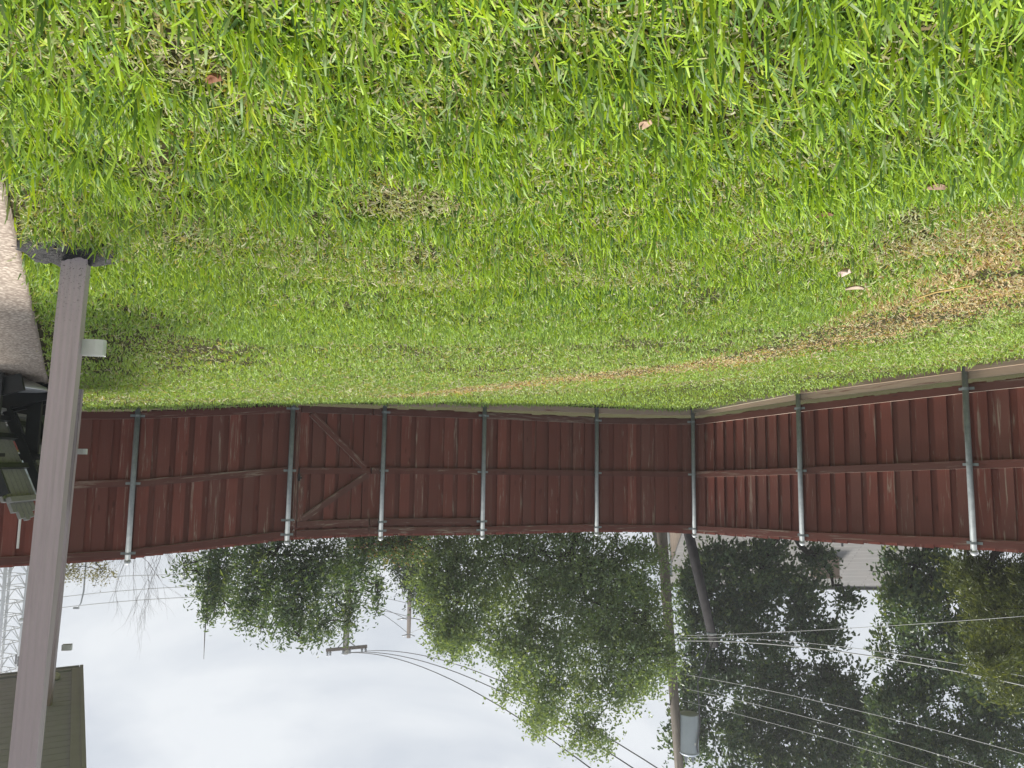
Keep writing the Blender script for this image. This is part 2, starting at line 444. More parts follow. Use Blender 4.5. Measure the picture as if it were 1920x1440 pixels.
tag(np_mesh('patio', np.array(pv), qd[:, ::-1], M['patio'], smooth=False), kind='structure')
def patio_z(x, y):
    a = (np.array([x, y]) - D0[:2]) @ HD; b = (np.array([x, y]) - D0[:2]) @ PD
    return g1(*hp(a, EDGE)) + .035 + .006 * (b - EDGE)

# ------------------------------------------------------------------ fence
UNIT = MB()
UNIT.add([(-.5, -.5, 0), (.5, -.5, 0), (.5, .5, 0), (-.5, .5, 0), (-.5, -.5, 1), (.5, -.5, 1), (.5, .5, 1), (-.5, .5, 1)],
         [(3, 2, 1, 0), (4, 5, 6, 7), (0, 1, 5, 4), (1, 2, 6, 5), (2, 3, 7, 6), (3, 0, 4, 7)])
UMESH = {}
def unit_mesh(matname):
    if matname == 'rail' and matname not in UMESH:
        me = bpy.data.meshes.new('timber_rail'); me.from_pydata(UNIT.v, [], UNIT.f); me.materials.append(M['rail']); me.materials.append(M['rail_edge'])
        for pi in (3, 5): me.polygons[pi].material_index = 1
        UMESH['rail'] = me
    if matname not in UMESH:
        me = bpy.data.meshes.new('timber_' + matname); me.from_pydata(UNIT.v, [], UNIT.f); me.materials.append(M[matname]); UMESH[matname] = me
    return UMESH[matname]
def timber(name, p0, p1, wx, ty, nrm, mat, parent):
    """one straight piece of timber from p0 to p1; wx across the face, ty thick along nrm"""
    p0 = Vector(p0); p1 = Vector(p1); z = (p1 - p0); ln = z.length; z = z / ln
    n = Vector(nrm); n = (n - z * n.dot(z)).normalized(); x = n.cross(z)
    o = bpy.data.objects.new(name, unit_mesh(mat)); COL.objects.link(o); o.parent = parent
    off = root_of(parent)
    mm = Matrix(((x.x * wx, n.x * ty, z.x * ln, p0.x - off.x), (x.y * wx, n.y * ty, z.y * ln, p0.y - off.y), (x.z * wx, n.z * ty, z.z * ln, p0.z - off.z), (0, 0, 0, 1)))
    o.matrix_local = mm
    return o
def v3(a): return Vector((float(a[0]), float(a[1]), float(a[2])))
def fence_normal(a, b):
    d = Vector((b[0] - a[0], b[1] - a[1], 0)).normalized(); n = Vector((-d.y, d.x, 0))
    mid = (v3(a) + v3(b)) / 2
    if n.dot(Vector((0, 3, 0)) - Vector((mid.x, mid.y, 0))) < 0: n = -n
    return n
post_mesh = {}
def steel_post(base, zrail, parent, nrm, extra=()):
    h = zrail + 1.79
    b = v3(base)
    mb = MB(); mb.tube([b + Vector((0, 0, -.12)), b + Vector((0, 0, h))], .031, 14)
    post = mb.build('post', M['galv'], parent, True)
    mc = MB(); mc.lathe(b + Vector((0, 0, h)), [(.036, -.02), (.037, .005), (.030, .022), (.016, .034), (.004, .038)], 14)
    mc.build('cap', M['cap'], post, True)
    side = Vector((-nrm.y, nrm.x, 0))
    for hz in list((zrail, zrail + .84, zrail + 1.69)) + list(extra):
        k = MB(); c = b + Vector((0, 0, hz))
        k.tube([c + Vector((0, 0, -.014)), c + Vector((0, 0, .014))], .0345, 14)
        for s in (-1, 1):
            k.box(c + side * (s * .055) - nrm * .026, (.055, .004, .03), Matrix.Rotation(math.atan2(side.y, side.x), 3, 'Z'))
        k.build('bracket', M['galv'], post, False)
    return post
def bay(fence, a, za, b, zb, count, kick=True, phase=.3, second=False, seed=0, lo=0., hi=1.):
    """rails and board-on-board pickets between two posts"""
    rr = random.Random(seed)
    n = fence_normal(a, b); a = v3(a); b = v3(b)
    RA = a + Vector((0, 0, za)); RB = b + Vector((0, 0, zb))
    back = -n
    def P(t, h, off): return RA.lerp(RB, t) + Vector((0, 0, h)) + back * off
    heights = [0, .84, 1.69] + ([1.565] if second else [])
    for hgt in heights:
        sag = rr.uniform(-.008, .008)
        timber('rail', P(lo + .003, hgt + sag, .050), P(hi - .003, hgt - sag, .050), .089, .038, n, 'rail', fence)
    ln = (RB - RA).length * (hi - lo)
    pitch = (hi - lo) / count
    for k in range(count + 1):
        t = lo + (k + phase) * pitch
        top = 1.768 + rr.uniform(-.006, .006); low = -.055 + rr.uniform(-.012, .006)
        if t < hi - pitch * .28:
            tilt = rr.uniform(-.0012, .0012)
            timber('board', P(t, low, .0785 + rr.uniform(0, .003)), P(t + tilt, top, .0785 + rr.uniform(0, .003)), .140, .016, n, 'board', fence)
        t2 = t - pitch * .5
        if lo - .01 < t2 < hi + pitch * .2:
            timber('board', P(t2, low, .112), P(t2, top, .112), .150, .016, n, 'board', fence)
    if kick:
        ga = a.z - .02; gb = b.z - .02
        ha = RA.z - .095 - ga; hb = RB.z - .095 - gb
        A0 = Vector((a.x, a.y, ga + ha / 2 - .005)).lerp(Vector((b.x, b.y, gb + hb / 2 - .005)), .004) + back * .053
        B0 = Vector((a.x, a.y, ga + ha / 2 - .005)).lerp(Vector((b.x, b.y, gb + hb / 2 - .005)), .996) + back * .053
        if min(ha, hb) > .03:
            timber('kickboard', A0, B0, max(.05, (ha + hb) / 2 - .02), .034, n, 'kick', fence)

rf = empty('board_fence', PB[0], 'dark red board fence behind the patio, between the downspout and the gate', 'fence')
n01 = fence_normal(PB[0], PB[1])
steel_post(PB[0], ZR[0], rf, n01); steel_post(PB[1], ZR[1], rf, n01, extra=(1.55,)); steel_post(P_RIGHT[0], .08, rf, n01)
bay(rf, PB[0], ZR[0], PB[1], ZR[1], 9, False, .55, seed=1)
bay(rf, P_RIGHT[0], .08, PB[0], ZR[0], 10, False, .55, seed=2)
# short filler between the gate post and the gate leaf
def lerp3(a, b, t): return a * (1 - t) + b * t
GA = lerp3(PB[1], PB[2], .095); GB = lerp3(PB[1], PB[2], .875); ZGA = ZR[1] * .9 + ZR[2] * .1; ZGB = ZR[1] * .14 + ZR[2] * .86
n12 = fence_normal(PB[1], PB[2])
def gp(t, h, off):
    q = lerp3(PB[1], PB[2], t); return v3(q) + Vector((0, 0, ZR[1] * (1 - t) + ZR[2] * t + h)) - n12 * off
for hgt, wd in ((0, .089), (.84, .089), (1.69, .089), (1.55, .07)):
    timber('rail', gp(.02, hgt, .052), gp(.082, hgt, .052), wd, .038, n12, 'rail', rf)
timber('board', gp(.068, .05, .030), gp(.068, 1.5, .030), .05, .012, n12, 'rail', rf)
timber('board', gp(.035, -.05, .082), gp(.035, 1.768, .082), .11, .016, n12, 'board', rf)

gt = empty('gate', lerp3(PB[1], PB[2], .5), 'dark red wooden gate with two diagonal braces between two steel posts', 'gate')
for hgt in (.0, .845, 1.69, 1.565):
    timber('rail', gp(.100, hgt, .048), gp(.862, hgt, .048), .089, .036, n12, 'rail', gt)
timber('stile', gp(.128, .905, .050), gp(.128, 1.515, .050), .075, .036, n12, 'rail', gt)
timber('brace', gp(.20, .055, .044), gp(.815, .80, .044), .085, .030, n12, 'rail', gt)
timber('brace', gp(.835, .90, .044), gp(.15, 1.50, .044), .085, .030, n12, 'rail', gt)
for k in range(6):
    t = .135 + k * .148
    if t > .86: t = .826
    timber('board', gp(t, -.05, .078), gp(t, 1.768, .078), .140 if k < 5 else .085, .016, n12, 'board', gt)
    t2 = t + .074
    if t2 < .90: timber('board', gp(t2, -.05, .108), gp(t2, 1.768, .108), .15, .016, n12, 'board', gt)
mb = MB(); c = gp(.096, .93, .028); rz = Matrix.Rotation(math.atan2(n12.x, -n12.y), 3, 'Z')
mb.box(c, (.035, .02, .10), rz); mb.box(c + Vector((0, 0, -.075)), (.012, .012, .09), rz); mb.box(c + Vector((-.02, 0, .01)), (.05, .014, .02), rz)
mb.build('latch', M['black_iron'], gt)

mf = empty('board_fence', PB[3], 'red board fence with weathered kickboard, from gate to the far corner', 'fence')
for k in (2, 3, 4, 5):
    steel_post(PB[k], ZR[k], mf, fence_normal(PB[min(k, 4)], PB[min(k, 4) + 1]), extra=(ZR[k] + 1.565,) if k < 4 else ())
bay(mf, PB[2], ZR[2], PB[3], ZR[3], 7, True, .55, True, seed=3)
bay(mf, PB[3], ZR[3], PB[4], ZR[4], 9, True, .5, seed=4)
bay(mf, PB[4], ZR[4], PB[5], ZR[5], 7, True, .6, seed=5)
for hgt in (0, .84, 1.69, 1.565):
    timber('rail', gp(.885, hgt, .052), gp(.985, hgt, .052), .089, .038, n12, 'rail', mf)
timber('board', gp(.935, -.05, .100), gp(.935, 1.768, .100), .20, .016, n12, 'board', mf)

sf = empty('board_fence', PB[7], 'brighter red board fence along the side, sunlit, running toward the camera', 'fence')
n67 = fence_normal(PB[6], PB[7])
chain = [(PB[5], ZR[5]), (PB[6], ZR[6]), (PB[7], ZR[7]), (P_LEFT[0], .24), (P_LEFT[1], .24)]
for k, (p, z) in enumerate(chain):
    if k: steel_post(p, z, sf, n67)
for k in range(4):
    bay(sf, chain[k][0], chain[k][1], chain[k + 1][0], chain[k + 1][1], 10, True, .5, seed=10 + k)
    a = v3(chain[k][0]); b = v3(chain[k + 1][0])
    timber('edging', a + n67 * .0 + Vector((0, 0, .012)), b + n67 * .0 + Vector((0, 0, .012)), .05, .06, (0, 0, 1), 'sleeper', sf)

# ------------------------------------------------------------------ downspouts
def downspout(base, top_z, width, depth, yaw, label):
    """ribbed rectangular metal downspout"""
    prof = []
    n = 33
    for i in range(n):
        u = i / (n - 1); xx = (u - .5) * width
        prof.append((xx, -depth / 2 + .0022 * (0.5 - .5 * math.cos(u * 2 * math.pi * 4)) * 1.0 - .0))
    prof += [(width / 2, depth / 2), (-width / 2, depth / 2)]
    zs = [0, .02, .05] + list(np.linspace(.1, top_z - base[2], 24))
    root = empty('downspout', base, label, 'downspout')
    mb = MB(); m_ = len(prof); c, s = math.cos(yaw), math.sin(yaw)
    for z in zs:
        wob = .0008 * math.sin(z * 9) + .019 * z
        for (px_, py_) in prof:
            mb.v.append((base[0] + c * (px_ + wob) - s * py_, base[1] + s * (px_ + wob) + c * py_, base[2] + z))
    for i in range(len(zs) - 1):
        for k in range(m_):
            k2 = (k + 1) % m_
            mb.f.append((i * m_ + k, i * m_ + k2, (i + 1) * m_ + k2, (i + 1) * m_ + k))
    mb.build('pipe', M['downspout'], root)
    return root
def strap(root, base, z, yaw, width, hgt, reach, dep):
    """loop of flat metal that sticks out beyond the pipe on the lawn side"""
    c, s = math.cos(yaw), math.sin(yaw)
    path = [(-width / 2 + .01, .012), (-width / 2 - reach * .55, .002)]
    for k in range(1, 7):
        a = -math.pi / 2 + math.pi * k / 7
        path.append((-width / 2 - reach * .82 - math.cos(a) * reach * .18, .002 + dep * .5 + math.sin(a) * dep * .5))
    path += [(-width / 2 - reach * .55, dep), (-width / 2 + .01, dep)]
    mb = MB()
    for th in (0, .0018):
        for (px_, py_) in path:
            for zz in (-hgt / 2, hgt / 2):
                py2 = py_ + (th if py_ < dep * .5 else -th); px2 = px_ + (th if py_ not in (0,) else 0)
                mb.v.append((base[0] + c * px2 - s * py2, base[1] + s * px2 + c * py2, base[2] + z + zz))
    n = len(path)
    for th in (0, 1):
        o_ = th * n * 2
        for i in range(n - 1):
            f = (o_ + i * 2, o_ + i * 2 + 2, o_ + i * 2 + 3, o_ + i * 2 + 1); mb.f.append(f if th == 0 else f[::-1])
    for i in range(n - 1):
        for e in (0, 1):
            mb.f.append((i * 2 + e, i * 2 + 2 + e, n * 2 + i * 2 + 2 + e, n * 2 + i * 2 + e))
    mb.build('strap', M['white_metal'], root)
yaw0 = math.radians(-17)
d0b = np.array([D0[0], D0[1], D0[2] + .03])
ds = downspout(d0b, 3.0, .090, .066, yaw0, 'mauve ribbed metal downspout ending on the black splash block')
strap(ds, d0b, .365, yaw0, .09, .064, .078, .05)
a2 = 4.35
q2 = hp(a2, -.018); b2 = np.array([q2[0], q2[1], g1(*q2) + .02])
ds2 = downspout(b2, 3.0, .085, .066, yaw0, 'second downspout farther off, showing as a thin strip beside the ribbed one')
strap(ds2, b2, .56, yaw0, .085, .05, .07, .05); strap(ds2, b2, 2.27, yaw0, .085, .05, .07, .05)

# splash block
mb = MB(); cx, cy = D0[0] + .035, D0[1] - .0; nn = 44; mm_ = 30
for i in range(nn):
    for j in range(mm_):
        u = i / (nn - 1) * 2 - 1; v = j / (mm_ - 1) * 2 - 1
        e = max(abs(u) ** 2.6, abs(v) ** 2.2)
        jag = .80 + .42 * float(vnoise(math.atan2(v, u) * 2.2 + 5, 3.3, 4)); X_ = u * .20 * jag; Y_ = v * .135 * jag
        hz = .052 * (1 - e) + .040 * vnoise(u * 5 + 3, v * 5 + 9, 2) * (1 - e * .6) - .012
        ca, sa = math.cos(yaw0), math.sin(yaw0)
        xx = cx + ca * X_ - sa * Y_; yy = cy + sa * X_ + ca * Y_
        mb.v.append((xx, yy, g1(xx, yy) + float(hz)))
for i in range(nn - 1):
    for j in range(mm_ - 1):
        mb.f.append((i * mm_ + j, (i + 1) * mm_ + j, (i + 1) * mm_ + j + 1, i * mm_ + j + 1))
tag(mb.build('splash_block', M['splash'], None, True), 'rough black splash block half buried in grass under the ribbed downspout', 'splash block')

# ------------------------------------------------------------------ eave over the patio
EZ = 2.96
def hq(a, b, z): q = hp(a, b - .14); return Vector((q[0], q[1], z))
A_END = 5.55
er = empty('patio_roof', hq(0, 0, EZ), 'olive grey slatted roof overhang above the patio and downspouts', 'roof')
hd3 = Vector((HD[0], HD[1], 0)); pd3 = Vector((PD[0], PD[1], 0))
a = A_END - .12; RW = 1.0; A0 = 1.9
while a > A0 + .05:
    mb = MB(); mb.beam(hq(a, -.02, EZ + .012), hq(a, RW, EZ + .012), .128, .016, (0, 0, 1)); mb.build('soffit_plank', M['soffit'], er)
    a -= .134
mb = MB(); mb.beam(hq(A0, -.10, EZ + .06), hq(A_END + .02, -.10, EZ + .06), .17, .03, pd3); mb.build('fascia', M['trim'], er)
mb = MB(); mb.beam(hq(A_END, -.08, EZ + .06), hq(A_END, RW, EZ + .06), .17, .03, hd3); mb.build('fascia', M['trim'], er)
mb = MB(); mb.beam(hq(A0, -.05, EZ - .006), hq(A_END - .02, -.05, EZ - .006), .07, .018, (0, 0, 1)); mb.build('trim_strip', M['trim'], er)
mb = MB(); mb.beam(hq(A_END - .06, -.012, EZ - .006), hq(A_END - .06, RW, EZ - .006), .07, .018, (0, 0, 1)); mb.build('trim_strip', M['trim'], er)
mb = MB(); mb.beam(hq(A0, RW / 2 - .03, EZ + .10), hq(A_END + .01, RW / 2 - .03, EZ + .10), RW + .1, .08, (0, 0, 1)); mb.build('roof_deck', M['shingle_top'], er)
mb = MB(); mb.beam(hq(-.25, -.10, EZ + .10), hq(A0 - .005, -.10, EZ + .10), .11, .10, pd3); mb.build('gutter', M['trim'], er)
for a in (2.1, 3.2, 4.3, 5.3):
    mb = MB(); mb.beam(hq(a, .1, EZ + .19), hq(a, 2.7, EZ + .19), .05, .10, (0, 0, 1)); mb.build('rafter', M['trim'], er)
mb = MB(); mb.beam(hq(1.9, 2.6, EZ + .07), hq(5.5, 2.6, EZ + .07), .10, .14, (0, 0, 1)); mb.build('beam', M['trim'], er)
for a in (2.1, 5.3):
    q = hp(a, 2.43); mb = MB(); mb.beam((q[0], q[1], patio_z(q[0], q[1]) - .02), (q[0], q[1], EZ), .10, .10, hd3); mb.build('post', M['trim'], er)
mb = MB(); p = hq(A_END - .35, .13, EZ - .012); mb.lathe(p, [(.03, -.05), (.05, -.03), (.055, .0), (.05, .012)], 12); mb.build('light_fitting', M['white_metal'], er, True)

# ------------------------------------------------------------------ patio furniture
def adirondack(loc, yaw, label, slat_mat='chair_grey'):
    root = empty('adirondack_chair', loc, label, 'chair', 'chairs on the patio')
    root.rotation_euler = (0, 0, yaw)
    R_ = Matrix.Rotation
    def part(name, mat, fn):
        mb = MB(); fn(mb); o = mb.build(name, M[mat], root, local=True); return o
    # local: x = across, y = forward
    for s in (-1, 1):
        part('leg', 'chair_shade_black', lambda mb: mb.beam((s * .33, .30, 0), (s * .33, .30, .58), .03, .11, (0, 1, 0)))
        part('side_rail', 'chair_shade_black', lambda mb: mb.beam((s * .295, .36, .33), (s * .295, -.52, .06), .03, .13, (0, .3, 1)))
        part('rear_leg', 'chair_shade_black', lambda mb: mb.beam((s * .335, -.36, 0), (s * .335, -.36, .60), .03, .09, (0, 1, 0)))
        part('armrest', 'chair_shade_black', lambda mb: mb.beam((s * .355, .42, .605), (s * .355, -.44, .605), .14, .026, (0, 0, 1)))
        part('arm_bracket', 'chair_shade_black', lambda mb: mb.beam((s * .355, .30, .45), (s * .355, .30, .59), .02, .07, (0, 1, 0)))
    for k in range(6):
        y = .35 - k * .098; z = .40 - (.36 - y) * .30
        part('seat_slat', slat_mat, lambda mb: mb.beam((-.31, y, z), (.31, y, z), .085, .022, (0, -.29, 1)))
    ang = math.radians(24)
    for k in range(7):
        u = (k - 3) / 3
        L_ = .93 - .16 * u * u
        x0 = u * .20; x1 = u * .235
        p0 = Vector((x0, -.13, .25)); p1 = Vector((x1, -.13 - math.sin(ang) * L_, .25 + math.cos(ang) * L_))
        part('back_slat', slat_mat, lambda mb: mb.beam(p0, p1, .066, .022, (0, math.cos(ang), math.sin(ang))))
        tipd = (p1 - p0).normalized()
    for s in (-1, 1):
        part('side_board', 'chair_shade_black', lambda mb: mb.beam((s * .262, -.17, .22), (s * .298, -.17 - math.sin(ang) * .74, .22 + math.cos(ang) * .74), .022, .065, (0, math.cos(ang), math.sin(ang))))
    for hgt, wd in ((.33, .52), (.47, .50), (.70, .50), (.95, .50)):
        L_ = (hgt - .25) / math.cos(ang)
        p = Vector((0, -.13 - math.sin(ang) * L_ - .034, hgt - .014))
        part('back_brace', 'chair_grey' if hgt > .9 else 'chair_shade_black', lambda mb: mb.beam(p + Vector((-wd / 2, 0, 0)), p + Vector((wd / 2, 0, 0)), .04, .035, (0, math.cos(ang), math.sin(ang))))
    return root
def patio_pt(px, py, depth):
    p = at(px, py, depth); return p[0], p[1], patio_z(p[0], p[1])
cA = patio_pt(4, 760, 6.35)
adirondack(cA, math.radians(-104), 'grey slatted chair with legs coloured black for shade on the patio, mostly behind the downspout')
cB = patio_pt(-66, 760, 5.7)
adirondack(cB, math.radians(-100), 'nearest shade-black and grey slatted chair at the edge of the picture')
p = patio_pt(14, 740, 5.75)
mb = MB(); mb.lathe((p[0], p[1], p[2]), [(.10, 0), (.12, .02), (.17, .035), (.255, .075), (.268, .10), (.262, .104), (.24, .085), (.12, .05), (.02, .045)], 28)
fb = tag(mb.build('fire_bowl', M['bowl'], None, True), 'shallow pale metal bowl on the patio floor beside the chairs', 'bowl')
p = patio_pt(62, 760, 7.1)
pl = empty('planter_box', p, 'dark green tapered plastic planter box with a scrawny plant behind the chair', 'planter')
mb = MB(); hw_, tw = .17, .24
b0 = [(-hw_, -hw_), (hw_, -hw_), (hw_, hw_), (-hw_, hw_)]
vsx = [(p[0] + q[0], p[1] + q[1], p[2]) for q in b0] + [(p[0] + q[0] * 1.35, p[1] + q[1] * 1.35, p[2] + .42) for q in b0]
vsx += [(p[0] + q[0] * 1.2, p[1] + q[1] * 1.2, p[2] + .42) for q in b0] + [(p[0] + q[0] * 1.2, p[1] + q[1] * 1.2, p[2] + .36) for q in b0]
mb.add(vsx, [(3, 2, 1, 0)] + [(i, (i + 1) % 4, 4 + (i + 1) % 4, 4 + i) for i in range(4)] + [(4 + i, 4 + (i + 1) % 4, 8 + (i + 1) % 4, 8 + i) for i in range(4)] + [(8 + i, 8 + (i + 1) % 4, 12 + (i + 1) % 4, 12 + i) for i in range(4)] + [(12, 13, 14, 15)])
mb.build('box', M['bin'], pl)
pr = Vector((p[0], p[1], p[2] + .36)); tips = []; mb = MB()
for k in range(7):
    a = k * .9 + .3; e = pr + Vector((math.cos(a) * .11, math.sin(a) * .11, .22 + .06 * (k % 3))); st_ = pr + Vector((math.cos(a) * .04, math.sin(a) * .04, -.01))
    mb.tube([st_, (st_ + e) / 2 + Vector((0, 0, .03)), e], [.006, .005, .003], 5)
    for f in np.linspace(.3, 1, 9): tips.append(np.array(st_ + (e - st_) * float(f)) + RNG.normal(size=3) * .012)
mb.build('stem', simple('green_stem', (.10, .15, .05), .7, 0, .1, 20, 0), pl, True)
tips = np.array(tips); lv, lq, lc = leaf_arrays(tips, RNG.normal(size=tips.shape) + np.array([0, 0, .4]), .05, .016, np.tile(np.array([.14, .22, .06]), (len(tips), 1)))
np_mesh('leaves', lv, lq, M['leaves'], lc, False, pl)
p2 = patio_pt(68, 880, 7.2)
mb = MB()
for i in range(9):
    for j in range(9):
        u = i / 8; v = j / 8
        mb.v.append((p2[0] - .05 + u * .26 + .05 * random.random(), p2[1] + .05 * random.random() + .10 * math.sin(u * 9 + v * 4), p2[2] + .48 + .46 * v + .05 * random.random()))
for i in range(8):
    for j in range(8): mb.f.append((i * 9 + j, (i + 1) * 9 + j, (i + 1) * 9 + j + 1, i * 9 + j + 1))
po = mb.build('plastic_sheet', M['plastic']); md = po.modifiers.new('thickness', 'SOLIDIFY'); md.thickness = .004
tag(po, 'crumpled pale plastic sheet hanging behind the slatted chair', 'plastic sheet')
p3 = patio_pt(44, 900, 8.0)
mb = MB(); mb.tube([(p3[0], p3[1], p3[2]), (p3[0], p3[1], p3[2] + 1.52)], .012, 8); mb.lathe((p3[0], p3[1], p3[2]), [(.12, 0), (.12, .02), (.03, .04), (.016, .08)], 14)
tag(mb.build('garden_stake', M['white_plastic'], None, False), 'thin white pole standing upright behind the slatted chair back', 'pole')

# ------------------------------------------------------------------ trees
def wander(p0, p1, n=5, amp=.08):
    p0 = np.array(p0, float); p1 = np.array(p1, float); L_ = np.linalg.norm(p1 - p0); out_ = []
    for i in range(n + 1):
        t = i / n; q = p0 + (p1 - p0) * t
        if 0 < i < n: q = q + RNG.normal(size=3) * L_ * amp * .5
        out_.append(Vector(q))
    return out_
def tree(name, label, depth, blobs, trunk_px, fork_h, leaves, leaf, cols, bark='bark_dark', up=.5, twig=.34, per=14, trunk_r=.14, droop=.1, flat=1.0, shell=.55, limbs=True, group=None, lean=0):
    """blobs: (px, py, rx, ry[, ddepth]) clumps of the crown in photograph pixels at the tree's distance"""
    bx = at(trunk_px, 900, depth); base = np.array([bx[0], bx[1], g1(bx[0], bx[1]) - .05])
    root = empty(name, base, label, 'tree' if 'shrub' not in name else 'shrub', group)
    C = []; R_ = []
    for i, bl in enumerate(blobs):
        dd = depth + (bl[4] if len(bl) > 4 else RNG.uniform(-.6, .9))
        c = at(bl[0], bl[1], dd); rx = bl[2] * dd / F_PX; ry = bl[3] * dd / F_PX
        C.append(c); R_.append((rx, .8 * (rx + ry) / 2, ry))
    C = np.array(C); R_ = np.array(R_)
    # trunk and limbs
    tb = MB(); ztop = base[2] + fork_h
    top = base + np.array([lean, 0, fork_h])
    tb.tube(wander(base, top, 4, .03), [trunk_r * 1.25, trunk_r * 1.05, trunk_r, trunk_r * .95, trunk_r * .9], 9)
    if limbs:
        order = np.argsort(C[:, 2]); nodes = [(top, trunk_r * .7)]
        for i in order:
            ds_ = [np.linalg.norm(C[i] - q[0]) + (0 if q[0][2] <= C[i][2] + .2 else 3) for q in nodes]
            q, r = nodes[int(np.argmin(ds_))]
            r1 = max(.014, r * .55); tb.tube(wander(q, C[i], 5, .10), list(np.linspace(r * .75, r1, 6)), 6)
            nodes.append((C[i], r1))
            for _ in range(4):
                e = C[i] + RNG.normal(size=3) * R_[i] * .55
                tb.tube(wander(C[i], e, 3, .15), list(np.linspace(r1 * .6, .006, 4)), 4)
    tb.build('trunk', M[bark], root, True)
    # leaves along twigs
    vol = (R_[:, 0] * R_[:, 2]) ** .8; share = vol / vol.sum()
    P_, D_, T_ = [], [], []
    for i in range(len(C)):
        nt_ = max(8, int(leaves * share[i] / per))
        u = RNG.normal(size=(nt_, 3)); u /= np.linalg.norm(u, axis=1, keepdims=True)
        rad = RNG.uniform(shell, 1.0, (nt_, 1)) ** .8 * (1 + .16 * RNG.normal(size=(nt_, 1)))
        c = C[i] + u * rad * R_[i]
        # leave holes: drop twigs where a coarse noise is low
        keep = vnoise(c[:, 0] * 2.2 + c[:, 1], c[:, 2] * 2.2, i) + RNG.uniform(-.25, .25, nt_) > .28
        c = c[keep]; u = u[keep]; nt2 = len(c)
        td = u * .8 + RNG.normal(size=(nt2, 3)) * .45 + np.array([0, 0, up]); td /= np.linalg.norm(td, axis=1, keepdims=True)
        tl = twig * RNG.uniform(.6, 1.4, (nt2, 1))
        tone = RNG.uniform(0, 1, nt2)
        for k in range(per):
            f = (k + .5) / per
            P_.append(c + td * tl * (f - .4) + RNG.normal(size=(nt2, 3)) * twig * .10)
            D_.append(td * .6 + RNG.normal(size=(nt2, 3)) * .75 + np.array([0, 0, -droop])); T_.append(tone)
    P_ = np.concatenate(P_); D_ = np.concatenate(D_); T_ = np.concatenate(T_)
    cc = np.array(cols); k1 = np.clip(T_ * .75 + RNG.uniform(0, .25, len(T_)), 0, .999) * (len(cc) - 1)
    i0 = k1.astype(int); fr = (k1 - i0)[:, None]
    cl = cc[i0] * (1 - fr) + cc[np.minimum(i0 + 1, len(cc) - 1)] * fr
    cl = cl * RNG.uniform(.8, 1.2, (len(cl), 1))
    V_, Q, CL = leaf_arrays(P_, D_, leaf[0], leaf[1], cl, droop)
    np_mesh('crown', V_, Q, M['leaves'], CL, False, root)
    return root

DARKG = [(.046, .090, .050), (.068, .122, .062), (.10, .165, .07), (.19, .25, .085)]
MIDG = [(.035, .075, .030), (.055, .105, .035), (.085, .135, .040), (.15, .19, .05)]
FRESH = [(.12, .19, .095), (.165, .245, .11), (.215, .30, .12), (.27, .35, .13)]

tree('evergreen_tree', 'dark glossy leafed tree with upright shoots behind the fence beside the gate', 14.2,
     [(430, 1040, 62, 52), (515, 1040, 85, 70), (610, 1045, 85, 70), (675, 1050, 40, 60), (395, 1085, 38, 50), (480, 1105, 55, 60), (560, 1115, 60, 60), (640, 1105, 55, 60), (420, 1130, 26, 34),
      (545, 1165, 24, 34), (595, 1172, 38, 30), (655, 1160, 14, 48), (522, 1168, 9, 34), (345, 1062, 14, 34), (388, 1140, 8, 26), (708, 1110, 9, 44), (448, 1152, 8, 30), (492, 1175, 6, 26), (560, 1195, 9, 24), (402, 1120, 8, 34), (468, 1150, 10, 30)],
     560, 1.5, 26000, (.105, .034), DARKG, up=1.1, twig=.42, per=13, droop=.25, trunk_r=.10, shell=.25)
tree('distant_tree', 'bluish dark green tree behind and to the side of the big pale green tree', 23,
     [(770, 1040, 50, 45), (745, 1030, 30, 30), (790, 1095, 40, 45), (825, 1150, 40, 40), (850, 1190, 40, 35), (765, 1075, 28, 40)], 790, 2.0, 14000, (.10, .05), [(.022, .042, .028), (.035, .06, .035), (.05, .08, .04)], shell=.3)
tree('flowering_shrub', 'shrub with pink blossom dots just above the fence by the gate', 13.2,
     [(700, 1018, 40, 22), (735, 1025, 30, 25), (770, 1020, 25, 30)], 720, 1.0, 4200, (.06, .03), DARKG + [(.40, .10, .14)], up=.6, twig=.25, per=10, trunk_r=.05)
tree('shade_tree', 'large pale green fine leafed tree behind the middle of the fence', 16.6,
     [(830, 1055, 62, 62), (940, 1040, 95, 60), (1070, 1040, 95, 60), (1180, 1055, 70, 70), (860, 1130, 75, 62), (975, 1115, 95, 70), (1100, 1125, 95, 70), (1205, 1150, 55, 65), (890, 1200, 62, 52),
      (995, 1215, 80, 60), (1110, 1215, 90, 62), (1190, 1235, 58, 60), (975, 1285, 42, 38), (1045, 1315, 70, 52), (1110, 1372, 48, 42), (1140, 1300, 52, 42), (1205, 1285, 32, 34), (835, 1190, 32, 30), (1015, 1352, 28, 20), (1240, 1220, 26, 50)],
     1085, 2.4, 92000, (.086, .048), FRESH, up=.35, twig=.52, per=18, trunk_r=.16, shell=.35, droop=.2)
